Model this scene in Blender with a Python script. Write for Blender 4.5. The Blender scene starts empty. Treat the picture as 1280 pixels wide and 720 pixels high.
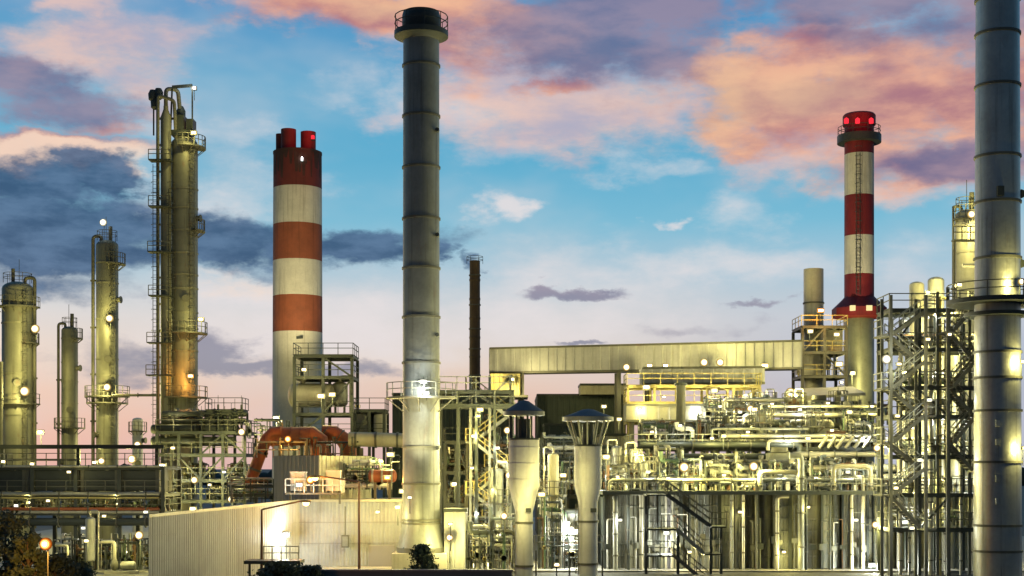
import bpy, math, random
from mathutils import Vector as V, Matrix
random.seed(11)
C = bpy.context.scene
COL = C.collection
# ---------------------------------------------------------------- camera
F = 1778.0      # focal length in photo pixels (50 mm lens on a 36 mm frame)
HZ = 585.0      # picture row of the horizon
CH = 8.0        # camera height above the plant floor (an embankment)
def X(x, D): return (x - 640.0) / F * D
def Z(y, D): return CH + (HZ - y) / F * D
def P(x, y, D): return V((X(x, D), D, Z(y, D)))
def M(px, D): return px * D / F
cam = bpy.data.cameras.new('camera'); cam_o = bpy.data.objects.new('camera', cam); COL.objects.link(cam_o)
cam_o.location = (0, 0, CH); cam_o.rotation_euler = (math.radians(90), 0, 0)
cam.lens = 50.0; cam.sensor_width = 36.0; cam.shift_y = (HZ - 360.0) / 1280.0
cam.clip_start = 0.5; cam.clip_end = 20000
C.camera = cam_o
C.view_settings.view_transform = 'Standard'; C.view_settings.look = 'None'
C.view_settings.exposure = 0.0; C.view_settings.gamma = 1.0
C.render.engine = 'CYCLES'
C.cycles.use_denoising = True
C.cycles.max_bounces = 5; C.cycles.diffuse_bounces = 3; C.cycles.glossy_bounces = 3
C.cycles.transparent_max_bounces = 6
C.cycles.sample_clamp_indirect = 3.0
# ---------------------------------------------------------------- sky
def srgb(r, g, b):
    f = lambda c: (c / 255 / 12.92) if c / 255 <= 0.04045 else ((c / 255 + 0.055) / 1.055) ** 2.4
    return (f(r), f(g), f(b), 1.0)
W = bpy.data.worlds.new('World'); C.world = W; W.use_nodes = True
nt = W.node_tree; nt.nodes.clear()
def N(t, **kw):
    n = nt.nodes.new(t)
    for k, v in kw.items(): setattr(n, k, v)
    return n
def L(a, b): nt.links.new(a, b)
def val(sock, v):
    if isinstance(v, (int, float, tuple)): sock.default_value = v
    else: L(v, sock)
def MA(op, a, b=0.0, c=None, clamp=False):
    n = N('ShaderNodeMath', operation=op, use_clamp=clamp)
    val(n.inputs[0], a); val(n.inputs[1], b)
    if c is not None: val(n.inputs[2], c)
    return n.outputs[0]
def VM(op, a, b=None, c=None):
    n = N('ShaderNodeVectorMath', operation=op)
    val(n.inputs[0], a)
    if b is not None: val(n.inputs[1], b)
    if c is not None: val(n.inputs[2], c)
    return n.outputs['Value'] if op in ('LENGTH', 'DISTANCE') else n.outputs[0]
def SS(x, a, b, lo=0.0, hi=1.0):
    n = N('ShaderNodeMapRange', interpolation_type='SMOOTHSTEP')
    val(n.inputs[0], x); val(n.inputs[1], a); val(n.inputs[2], b); val(n.inputs[3], lo); val(n.inputs[4], hi)
    return n.outputs[0]
def MIX(f, a, b):
    n = N('ShaderNodeMix', data_type='RGBA'); val(n.inputs[0], f); val(n.inputs[6], a); val(n.inputs[7], b)
    return n.outputs[2]
def NOISE(vec, scale, detail=6.0, rough=0.55, out='Fac'):
    n = N('ShaderNodeTexNoise'); L(vec, n.inputs['Vector'])
    n.inputs['Scale'].default_value = scale; n.inputs['Detail'].default_value = detail; n.inputs['Roughness'].default_value = rough
    return n.outputs[out]
tc = N('ShaderNodeTexCoord')
sep = N('ShaderNodeSeparateXYZ'); L(tc.outputs['Generated'], sep.inputs[0])
dx, dy, dz = sep.outputs
az = MA('ARCTAN2', dx, dy); el = MA('ARCSINE', dz)
# azimuth / elevation in units of 1000 "photo pixels" (1.778 per radian)
U = MA('MULTIPLY', az, F / 1000); E = MA('MULTIPLY', el, F / 1000)
cmb = N('ShaderNodeCombineXYZ'); L(U, cmb.inputs[0]); L(E, cmb.inputs[1])
uv = cmb.outputs[0]
def ang(px, py):
    a = math.atan((px - 640) / F); e = math.atan((HZ - py) / F * math.cos(a))
    return a * F / 1000, e * F / 1000
nstr = VM('MULTIPLY', uv, (1.0, 1.9, 1.0))
warp1 = VM('MULTIPLY', VM('SUBTRACT', NOISE(nstr, 7.0, 6.0, 0.6, 'Color'), (0.5, 0.5, 0.5)), (0.24, 0.10, 0.0))
uvw = VM('ADD', uv, warp1)
fbm = NOISE(VM('ADD', nstr, (3.1, 7.7, 0)), 9.0, 9.0, 0.62)
fbm2 = NOISE(VM('ADD', VM('MULTIPLY', uv, (1.0, 2.6, 1.0)), (9.4, 1.3, 0)), 16.0, 8.0, 0.6)
nf2 = MA('SUBTRACT', fbm2, 0.5); nf = MA('MULTIPLY_ADD', nf2, 0.48, MA('SUBTRACT', fbm, 0.5))
fbm3 = MA('MULTIPLY_ADD', NOISE(VM('ADD', VM('MULTIPLY', uv, (1.0, 2.8, 1.0)), (1.7, 5.2, 0)), 6.0, 5.0, 0.5), 0.7, MA('MULTIPLY', fbm2, 0.3))
def blobs(lst):
    tot = None
    for (px, py, rx, ry, w) in lst:
        u, e = ang(px, py); ix, iy = 1000.0 / rx, 1000.0 / ry
        d = VM('LENGTH', VM('MULTIPLY_ADD', uvw, (ix, iy, 0.0), (-u * ix, -e * iy, 0.0)))
        b = SS(d, 1.55, 0.0, 0.0, w)
        tot = b if tot is None else MA('MAXIMUM', tot, b)
    return tot
def layer(lst, k=0.75, lo=0.32, hi=0.62, noise=None):
    return SS(MA('MULTIPLY_ADD', noise or nf, k, blobs(lst)), lo, hi)
# clear-air colours by elevation
def erow(py): return ang(640, py)[1]
ramp = N('ShaderNodeValToRGB'); L(MA('MULTIPLY_ADD', E, 1.0 / 0.70, 0.02), ramp.inputs[0])
stops = [(585, (222, 178, 172)), (500, (232, 198, 182)), (455, (232, 214, 202)), (400, (216, 216, 218)), (345, (174, 203, 220)),
         (280, (122, 190, 218)), (200, (92, 176, 212)), (110, (86, 170, 210)), (10, (66, 146, 200))]
el0 = ramp.color_ramp.elements
while len(el0) < len(stops): el0.new(0.5)
for e_, (py, c) in zip(el0, stops):
    e_.position = min(1, max(0, erow(py) / 0.70 + 0.02)); e_.color = srgb(*c)
base = ramp.outputs[0]
# a real Nishita twilight sky under it
SUN_EL, SUN_AZ = math.radians(4.0), math.radians(-28.0)
nish = N('ShaderNodeTexSky', sky_type='NISHITA'); nish.sun_disc = False
nish.sun_elevation = SUN_EL; nish.sun_rotation = SUN_AZ; nish.air_density = 1.2; nish.dust_density = 1.5
nscaled = VM('MULTIPLY', nish.outputs[0], (0.07, 0.07, 0.07))
sky = MIX(0.94, nscaled, base)
# right-hand horizon is cooler and greyer
sky = MIX(MA('MULTIPLY', SS(U, 0.02, 0.5), SS(E, 0.26, 0.12, 0.0, 0.75)), sky, srgb(160, 182, 208))
# large soft unevenness of the air
sky = MIX(SS(NOISE(nstr, 3.0, 4.0), 0.4, 0.72, 0.0, 0.36), sky, srgb(216, 213, 215))
# white haze sheets and wisps
wisps = layer([(420, 410, 330, 80, .8), (700, 360, 300, 70, .6), (660, 400, 230, 70, .75), (460, 400, 150, 60, .8), (300, 360, 160, 40, .75), (622, 268, 44, 28, .95), (800, 210, 110, 20, .6),
               (850, 268, 34, 9, .8), (310, 230, 130, 50, .6), (250, 170, 140, 40, .55), (930, 265, 60, 45, .5), (780, 350, 220, 50, .55),
               (1140, 330, 120, 50, .45), (560, 130, 130, 50, .7), (250, 250, 190, 60, .6), (640, 190, 130, 30, .5), (900, 330, 240, 40, .6), (440, 110, 90, 40, .5), (860, 390, 70, 50, .55), (40, 330, 90, 40, .3),
               (740, 320, 160, 24, .45)], 0.8, 0.22, 0.95, nf)
sky = MIX(MA('MULTIPLY', wisps, 0.85), sky, srgb(232, 224, 224))
# pale lavender and pink sheets
pale = layer([(720, 145, 230, 60, 1.0), (620, 100, 120, 70, .95), (130, 60, 170, 66, .75), (720, 130, 150, 62, .9), (640, 60, 120, 60, .8), (170, 95, 110, 60, .7), (90, 8, 110, 18, .8), (560, 30, 170, 50, .8), (420, 2, 190, 34, .9),
              (800, 110, 110, 70, .7), (990, 195, 110, 40, .8), (1005, 170, 80, 30, .8), (140, 30, 60, 30, .5), (1140, 240, 130, 26, .7)], 1.0, 0.2, 0.85)
sky = MIX(MA('MULTIPLY', pale, 0.85), sky, MIX(SS(fbm3, 0.36, 0.62), srgb(188, 176, 192), srgb(236, 198, 184)))
# sunlit orange-pink clouds
warm = layer([(1150, 205, 160, 40, .85), (480, 14, 230, 40, .95), (600, 60, 90, 60, .7), (985, 110, 170, 85, 1.0), (1110, 120, 190, 85, 1.0), (930, 160, 90, 40, .9), (1230, 120, 120, 110, .9), (1120, 190, 130, 40, .7), (600, 10, 110, 30, .8), (450, -6, 140, 20, .9),
              (1000, 60, 160, 50, .8), (890, 90, 70, 60, .8), (560, 0, 90, 30, .9), (700, 118, 70, 12, .7), (60, 190, 170, 22, .9), (120, 165, 110, 20, .6)], 1.0, 0.22, 0.82)
warmc = MIX(SS(fbm3, 0.36, 0.62), srgb(176, 116, 124), srgb(240, 176, 144))
warmc = MIX(blobs([(900, 120, 70, 60, .6), (1000, 105, 90, 30, .5), (470, 0, 120, 20, .5)]), warmc, srgb(252, 208, 158))
sky = MIX(MA('MULTIPLY', warm, 0.92), sky, warmc)
# bright cream band low on the left
cream = layer([(70, 198, 170, 22, .95), (150, 206, 90, 18, .8), (300, 345, 130, 30, .5)], 0.7, 0.3, 0.75)
sky = MIX(MA('MULTIPLY', cream, 0.8), sky, srgb(250, 222, 200))
# mauve shadowed clouds
mauve = layer([(750, 40, 190, 80, 1.0), (220, 455, 260, 26, .7), (700, 40, 130, 52, 1.0), (790, 15, 130, 40, 1.0), (740, 90, 60, 40, .7), (1100, -10, 180, 40, .9), (1190, 40, 120, 70, .75), (1190, 200, 110, 26, .95), (800, 130, 80, 40, .45), (1070, 40, 90, 30, .6), (60, 130, 130, 38, .9), (150, 145, 60, 26, .6),
               (20, 100, 70, 40, .9), (930, 8, 60, 25, .6), (720, 428, 60, 6, .9), (712, 361, 80, 11, .95), (940, 380, 60, 8, .7), (925, 402, 60, 18, .4),
               (330, 466, 230, 18, .95), (280, 440, 70, 40, .9), (150, 440, 110, 30, .7), (880, 405, 90, 18, .5)], 1.0, 0.28, 0.82)
mauvec = MIX(SS(E, 0.10, 0.32), srgb(138, 140, 158), MIX(SS(fbm3, 0.36, 0.62), srgb(98, 106, 144), srgb(152, 136, 158)))
sky = MIX(MA('MULTIPLY', mauve, 0.85), sky, mauvec)
# slate-blue low clouds
slate = layer([(60, 282, 190, 58, 1.0), (420, 300, 200, 24, .95), (40, 285, 170, 58, 1.05), (120, 225, 70, 26, 1.0), (120, 320, 140, 36, 1.0), (270, 300, 130, 34, 1.0), (30, 230, 110, 34, .9), (60, 355, 150, 34, .6), (20, 330, 80, 50, .6), (200, 275, 90, 30, .8), (350, 310, 110, 26, .8),
               (460, 304, 72, 30, 1.0), (540, 312, 60, 14, .85), (590, 322, 30, 9, .7), (300, 325, 90, 20, .6)], 0.85, 0.27, 0.74)
sky = MIX(MA('MULTIPLY', slate, 0.93), sky, MIX(SS(fbm2, 0.3, 0.7), srgb(50, 80, 116), srgb(88, 116, 150)))
# the evening light is all ahead: the sky behind the camera is dim
dim = SS(dy, -0.35, 0.75, 0.20, 1.0)
sky = VM('MULTIPLY', sky, MIX(dim, (0.02, 0.035, 0.06, 1), (1, 1, 1, 1)))
bg = N('ShaderNodeBackground'); L(sky, bg.inputs[0]); bg.inputs[1].default_value = 1.0
wo = N('ShaderNodeOutputWorld'); L(bg.outputs[0], wo.inputs[0])
W.cycles.sampling_method = 'MANUAL'; W.cycles.sample_map_resolution = 512
sun = bpy.data.lights.new('sun', 'SUN'); sun_o = bpy.data.objects.new('sun', sun); COL.objects.link(sun_o)
sun.energy = 0.12; sun.angle = math.radians(8); sun.color = (1.0, 0.72, 0.58)
sd = V((math.sin(SUN_AZ) * math.cos(SUN_EL), math.cos(SUN_AZ) * math.cos(SUN_EL), math.sin(SUN_EL)))
sun_o.rotation_euler = sd.to_track_quat('Z', 'Y').to_euler(); sun_o.location = (0, 0, 90)
# ---------------------------------------------------------------- materials
def mat(name, col, rough=0.55, metal=0.0, var=0.25, streak=0.0, rust=0.0, bump=0.0, scale=0.6, streak_col=None):
    m = bpy.data.materials.new(name); m.use_nodes = True
    global nt
    nt = m.node_tree; nt.nodes.clear()
    out = N('ShaderNodeOutputMaterial'); b = N('ShaderNodeBsdfPrincipled'); L(b.outputs[0], out.inputs[0])
    g = N('ShaderNodeNewGeometry'); pos = g.outputs['Position']
    n1 = NOISE(pos, scale, 6.0, 0.62); n2 = NOISE(pos, scale * 7, 4.0, 0.6)
    k = MA('ADD', MA('MULTIPLY', MA('SUBTRACT', n1, 0.5), 2.4 * var), MA('MULTIPLY_ADD', MA('SUBTRACT', n2, 0.5), 1.2 * var, 1.0))
    c = VM('SCALE', tuple(col[:3])); nt.nodes[-1].inputs['Scale'].default_value = 1
    L(k, nt.nodes[-1].inputs['Scale'])
    if streak:
        s = NOISE(VM('MULTIPLY', pos, (2.6, 2.6, 0.10)), 1.0, 5.0, 0.65)
        c = MIX(SS(s, 0.5, 0.72, 0.0, streak), c, (streak_col or (col[0] * .35, col[1] * .32, col[2] * .28)) + (1,) if streak_col is None else streak_col)
    if rust:
        s = NOISE(VM('MULTIPLY', pos, (1.3, 1.3, 0.5)), 1.0, 8.0, 0.7)
        c = MIX(SS(s, 0.56, 0.68, 0.0, rust), c, (0.16, 0.06, 0.025, 1))
    L(c, b.inputs['Base Color'])
    b.inputs['Metallic'].default_value = metal
    L(MA('MULTIPLY_ADD', MA('SUBTRACT', n2, 0.5), 0.35, rough, clamp=True), b.inputs['Roughness'])
    if bump:
        bp = N('ShaderNodeBump'); bp.inputs['Strength'].default_value = bump; bp.inputs['Distance'].default_value = 0.05
        L(NOISE(pos, scale * 12, 5.0, 0.6), bp.inputs['Height']); L(bp.outputs[0], b.inputs['Normal'])
    return m
def emat(name, col, strength):
    m = bpy.data.materials.new(name); m.use_nodes = True
    global nt
    nt = m.node_tree; nt.nodes.clear()
    out = N('ShaderNodeOutputMaterial'); e = N('ShaderNodeEmission'); L(e.outputs[0], out.inputs[0])
    e.inputs[0].default_value = tuple(col[:3]) + (1,); e.inputs[1].default_value = strength
    m.cycles.emission_sampling = 'NONE'
    return m
m_galv = mat('galvanised_steel', (.24, .25, .22), .5, .45, .35, .35, .25)
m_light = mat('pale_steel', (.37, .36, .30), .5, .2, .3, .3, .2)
m_dark = mat('dark_painted_steel', (.035, .042, .038), .55, .1, .4)
m_mid = mat('weathered_steel', (.10, .10, .08), .6, .2, .4, .3, .3)
m_stack = mat('stack_shell', (.19, .20, .19), .5, .3, .32, .6, .18, 0.15)
m_stackr = mat('polished_stack_shell', (.33, .34, .33), .38, .65, .3, .6, .15, 0.1)
m_ins = mat('aluminium_cladding', (.40, .39, .33), .38, .55, .22, .35, .1, 0.2)
m_cream = mat('cream_cladding', (.36, .34, .25), .6, .0, .2, .3, .15)
m_white = mat('white_cladding', (.31, .315, .31), .6, .0, .22, .45, .12)
m_vent = mat('pale_grey_vent_paint', (.52, .52, .51), .55, .0, .2, .4, .12)
m_conc = mat('concrete', (.30, .29, .26), .85, .0, .25, .45)
m_asph = mat('asphalt', (.055, .055, .055), .85, .0, .35, 0, 0, .3, 0.3)
m_dirt = mat('gravel_ground', (.13, .12, .095), .9, .0, .45, 0, 0, .4, 0.25)
m_rust = mat('rust_red_duct', (.29, .085, .032), .6, .1, .35, .5, .4)
m_red = mat('chimney_red', (.13, .021, .015), .75, .0, .35, .6)
m_redb = mat('chimney_red_brown', (.24, .065, .027), .75, .0, .35, .5)
m_crim = mat('crimson_paint', (.17, .009, .013), .7, .0, .35, .5)
m_cwhite = mat('chimney_white', (.56, .53, .43), .62, .0, .25, .55)
m_soot = mat('sooty_concrete', (.05, .022, .016), .8, .0, .4)
m_brown = mat('brown_rusted_stack', (.09, .06, .035), .7, .15, .4, .5, .5)
m_dkgreen = mat('dark_green_cladding', (.030, .045, .038), .6, .1, .25, .3)
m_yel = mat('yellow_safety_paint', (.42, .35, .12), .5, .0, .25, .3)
m_blue = mat('blue_grey_sheet_roof', (.105, .115, .13), .9, .0, .25, .2)
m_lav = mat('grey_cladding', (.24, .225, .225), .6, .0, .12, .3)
m_wood = mat('lamp_post_brown', (.13, .06, .035), .6, .1, .3)
m_bark = mat('bark', (.05, .04, .03), .9, 0, .4)
m_leaf = mat('dark_foliage', (.020, .038, .018), .7, 0, .6, scale=1.5)
m_leaf2 = mat('conifer_foliage', (.018, .040, .024), .7, 0, .6, scale=1.5)
m_far = mat('far_trees', (.03, .04, .03), .9, 0, .5, scale=.05)
m_band = mat('tank_grey_green', (.18, .18, .135), .55, .25, .3, .55, .3)
WARM = (1.0, 0.86, 0.27); YEL = (1.0, 0.84, 0.34); ORA = (1.0, 0.42, 0.07); COOL = (0.95, 0.98, 0.85)
m_pipeb = mat('blue_grey_pipe_paint', (.12, .15, .17), .5, .1, .3, .3, .2); m_pipeg = mat('green_pipe_paint', (.09, .14, .08), .5, .1, .3, .3, .2); m_piper = mat('rusty_pipe', (.16, .09, .05), .7, .1, .4, .4, .5); m_pipew = mat('white_lagging', (.52, .52, .5), .6, .0, .25, .35)
GL = {}  # soft lamp halo painted into the lens as emission steps, core to rim
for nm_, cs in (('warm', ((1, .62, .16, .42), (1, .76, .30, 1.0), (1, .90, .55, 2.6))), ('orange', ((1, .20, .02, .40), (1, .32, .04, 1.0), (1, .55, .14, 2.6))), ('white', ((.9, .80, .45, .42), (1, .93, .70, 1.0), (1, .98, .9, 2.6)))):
    GL[nm_] = [emat(f'graded_glow_glass_{nm_}_{w_}', c_, c_[3]) for w_, c_ in zip(('rim', 'mid', 'core'), cs)]
e_ring = emat('lamp_glass_warm', (1.0, .74, .26), 1.0); e_ringo = emat('lamp_glass_orange', (1.0, .36, .05), 1.1); e_ringc = emat('lamp_glass_white', (1.0, .95, .75), 1.1)
e_warm = emat('lamp_glow_warm', (1.0, .95, .68), 8); e_ora = emat('lamp_glow_orange', (1.0, .60, .16), 9)
e_cool = emat('lamp_glow_white', (.92, .98, 1.0), 14); e_red = emat('beacon_red', (1.0, .03, .05), 1.3)
e_win = emat('lit_window', (1.0, .80, .36), 1.1)
# ---------------------------------------------------------------- mesh helpers
class MB:
    def __init__(s): s.v, s.f, s.s, s.m, s.mi = [], [], [], [], 0
    def add(s, vs, fs, smooth=False):
        o = len(s.v); s.v += [V(p) for p in vs]
        for f in fs: s.f.append([i + o for i in f]); s.s.append(smooth); s.m.append(s.mi)
        return s
    def box(s, x0, x1, y0, y1, z0, z1):
        vs = [(x, y, z) for z in (z0, z1) for y in (y0, y1) for x in (x0, x1)]
        return s.add(vs, [(0, 2, 3, 1), (4, 5, 7, 6), (0, 1, 5, 4), (1, 3, 7, 5), (3, 2, 6, 7), (2, 0, 4, 6)])
    def bar(s, p, q, w, h=None):
        p, q = V(p), V(q); h = h or w; d = q - p
        if d.length < 1e-6: return s
        d.normalize(); a = d.cross(V((0, 0, 1)))
        if a.length < 1e-3: a = V((1, 0, 0))
        a.normalize(); b = a.cross(d); a *= w / 2; b *= h / 2
        vs = [p - a - b, p + a - b, p + a + b, p - a + b, q - a - b, q + a - b, q + a + b, q - a + b]
        return s.add(vs, [(3, 2, 1, 0), (4, 5, 6, 7), (0, 1, 5, 4), (1, 2, 6, 5), (2, 3, 7, 6), (3, 0, 4, 7)])
    def sweep(s, pts, r, n=8, caps=True):
        pts = [V(p) for p in pts]; k = len(pts); rs = r if isinstance(r, (list, tuple)) else [r] * k
        t0 = (pts[1] - pts[0]).normalized(); a = t0.cross(V((0, 0, 1)))
        if a.length < 1e-3: a = V((1, 0, 0))
        a.normalize(); vs = []
        for i in range(k):
            t = (pts[min(i + 1, k - 1)] - pts[max(i - 1, 0)]).normalized()
            a = (a - t * a.dot(t))
            if a.length < 1e-4: a = t.orthogonal()
            a.normalize(); b = t.cross(a)
            for j in range(n):
                q = 2 * math.pi * j / n; vs.append(pts[i] + (a * math.cos(q) + b * math.sin(q)) * rs[i])
        fs = [(i * n + j, i * n + (j + 1) % n, (i + 1) * n + (j + 1) % n, (i + 1) * n + j) for i in range(k - 1) for j in range(n)]
        s.add(vs, fs, True)
        if caps:
            s.add(vs[:n], [tuple(reversed(range(n)))]); s.add(vs[-n:], [tuple(range(n))])
        return s
    def tube(s, p, q, r, n=8, r2=None): return s.sweep([p, q], [r, r if r2 is None else r2], n)
    def pipe(s, pts, r, n=8, bend=None):
        pts = [V(p) for p in pts]; bend = bend or 2.2 * r; out = [pts[0]]
        for i in range(1, len(pts) - 1):
            a, b, c = pts[i - 1], pts[i], pts[i + 1]; d1, d2 = (a - b), (c - b)
            k = min(bend, d1.length * .45, d2.length * .45); d1.normalize(); d2.normalize()
            p0, p1 = b + d1 * k, b + d2 * k
            for j in range(5):
                t = j / 4; out.append(p0 * (1 - t) ** 2 + b * 2 * t * (1 - t) + p1 * t * t)
        out.append(pts[-1]); return s.sweep(out, r, n)
    def lathe(s, c, prof, n=24, axis='Z', a0=0.0, a1=2 * math.pi):
        c = V(c); full = abs(a1 - a0 - 2 * math.pi) < 1e-6; cnt = n if full else n + 1; vs = []
        for (r, z) in prof:
            for j in range(cnt):
                q = a0 + (a1 - a0) * j / n; u, w = r * math.cos(q), r * math.sin(q)
                vs.append(c + (V((u, w, z)) if axis == 'Z' else V((z, u, w)) if axis == 'X' else V((w, z, u))))
        fs = []
        for i in range(len(prof) - 1):
            for j in range(n):
                k = (j + 1) % cnt; fs.append((i * cnt + j, i * cnt + k, (i + 1) * cnt + k, (i + 1) * cnt + j))
        s.add(vs, fs, True)
        if full:
            if prof[0][0] > 1e-4: s.add(vs[:cnt], [tuple(reversed(range(cnt)))])
            if prof[-1][0] > 1e-4: s.add(vs[-cnt:], [tuple(range(cnt))])
        return s
    def ringplate(s, c, r0, r1, t, a0=0.0, a1=2 * math.pi, n=24):
        full = abs(a1 - a0 - 2 * math.pi) < 1e-6
        s.lathe(c, [(r0, 0), (r1, 0), (r1, t), (r0, t), (r0, 0)], n, 'Z', a0, a1); return s
    def arc(s, c, r, z, a0, a1, n=16): return [V((c[0] + r * math.cos(a0 + (a1 - a0) * i / n), c[1] + r * math.sin(a0 + (a1 - a0) * i / n), z)) for i in range(n + 1)]
    def rail(s, pts, h=1.1, r=.032, step=1.6, mid=True):
        pts = [V(p) for p in pts]; up = V((0, 0, h))
        for z in ((h, h * .55) if mid else (h,)):
            for a, b in zip(pts[:-1], pts[1:]): s.bar(a + V((0, 0, z)), b + V((0, 0, z)), r * 2)
        for a, b in zip(pts[:-1], pts[1:]):
            k = max(1, round((b - a).length / step))
            for i in range(k): q = a.lerp(b, i / k); s.bar(q, q + up, r * 2)
        s.bar(pts[-1], pts[-1] + up, r * 2); return s
    def crail(s, c, r, z, a0=0, a1=2 * math.pi, h=1.1, n=18, w=.06):
        pts = s.arc(c, r, z, a0, a1, n)
        for k in (h, h * .55):
            for a, b in zip(pts[:-1], pts[1:]): s.bar(a + V((0, 0, k)), b + V((0, 0, k)), w)
        for p in pts[::2]: s.bar(p, p + V((0, 0, h)), w)
        return s
    def ladder(s, p, z1, out, cage=True, w=.45):
        p = V(p); out = V(out).normalized(); side = V((-out.y, out.x, 0)); top = V((p.x, p.y, z1))
        for k in (-1, 1): s.bar(p + side * k * w / 2, top + side * k * w / 2, .06)
        z = p.z + .3
        while z < z1:
            s.bar(V((p.x, p.y, z)) - side * w / 2, V((p.x, p.y, z)) + side * w / 2, .04); z += .45
        if cage:
            z = p.z + 2.2
            while z < z1 + .8:
                ps = [V((p.x, p.y, z)) + side * math.cos(q) * .38 + out * (math.sin(q) * .55) for q in [math.pi * i / 6 for i in range(7)]]
                for a, b in zip(ps[:-1], ps[1:]): s.bar(a, b, .045)
                z += 1.1
        return s
    def corr(s, p0, p1, z0, z1, pitch=.6, depth=.06, z0b=None, z1b=None):
        """trapezoid-profile sheet wall between two plan points"""
        p0, p1 = V((p0[0], p0[1], 0)), V((p1[0], p1[1], 0)); d = p1 - p0; ln = d.length; d.normalize(); nrm = V((d.y, -d.x, 0))
        k = max(1, round(ln / pitch)); pr = []
        for i in range(k):
            for t, o in ((0, 0), (.45, 0), (.55, 1), (.92, 1)): pr.append(((i + t) / k, o))
        pr.append((1, 0)); vs = []
        z0b = z0 if z0b is None else z0b; z1b = z1 if z1b is None else z1b
        for t, o in pr:
            q = p0 + d * (t * ln) + nrm * (o * depth)
            vs += [q + V((0, 0, z0 + (z0b - z0) * t)), q + V((0, 0, z1 + (z1b - z1) * t))]
        return s.add(vs, [(2 * i, 2 * i + 2, 2 * i + 3, 2 * i + 1) for i in range(len(pr) - 1)])
    def build(s, name, mats, parent=None, loc=None):
        me = bpy.data.meshes.new(name)
        off = V(loc) if loc is not None else (ROOT[parent.name] if parent else V((0, 0, 0)))
        me.from_pydata([tuple(p - off) for p in s.v], [], s.f)
        for i, p in enumerate(me.polygons): p.use_smooth = s.s[i]; p.material_index = s.m[i]
        for m in (mats if isinstance(mats, (list, tuple)) else [mats]): me.materials.append(m)
        me.update()
        try: me.set_sharp_from_angle(angle=0.65)
        except Exception: pass
        o = bpy.data.objects.new(name, me); COL.objects.link(o)
        if parent: o.parent = parent
        else: o.location = off
        ROOT[o.name] = off
        return o
ROOT = {}
def each(parent, name, m, tubes):
    for (p, q, r, n) in tubes: MB().tube(p, q, r, n).build(name, m, parent)
def tag(o, label=None, cat=None, group=None, kind=None):
    if label: o['label'] = label
    if cat: o['category'] = cat
    if group: o['group'] = group
    if kind: o['kind'] = kind
    return o
def thing(name, label, cat, loc, group=None):
    o = bpy.data.objects.new(name, None); COL.objects.link(o); o.location = V(loc); o.empty_display_size = .5
    ROOT[o.name] = V(loc); return tag(o, label, cat, group)
def struct(name, mb, m): return tag(mb.build(name, m), kind='structure')
ORD = ['first', 'second', 'third', 'fourth', 'fifth', 'sixth', 'seventh', 'eighth', 'ninth', 'tenth', 'eleventh', 'twelfth', 'thirteenth', 'fourteenth',
       'fifteenth', 'sixteenth', 'seventeenth', 'eighteenth', 'nineteenth', 'twentieth', 'twenty-first', 'twenty-second', 'twenty-third', 'twenty-fourth', 'twenty-fifth',
       'twenty-sixth', 'twenty-seventh', 'twenty-eighth', 'twenty-ninth', 'thirtieth']
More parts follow.
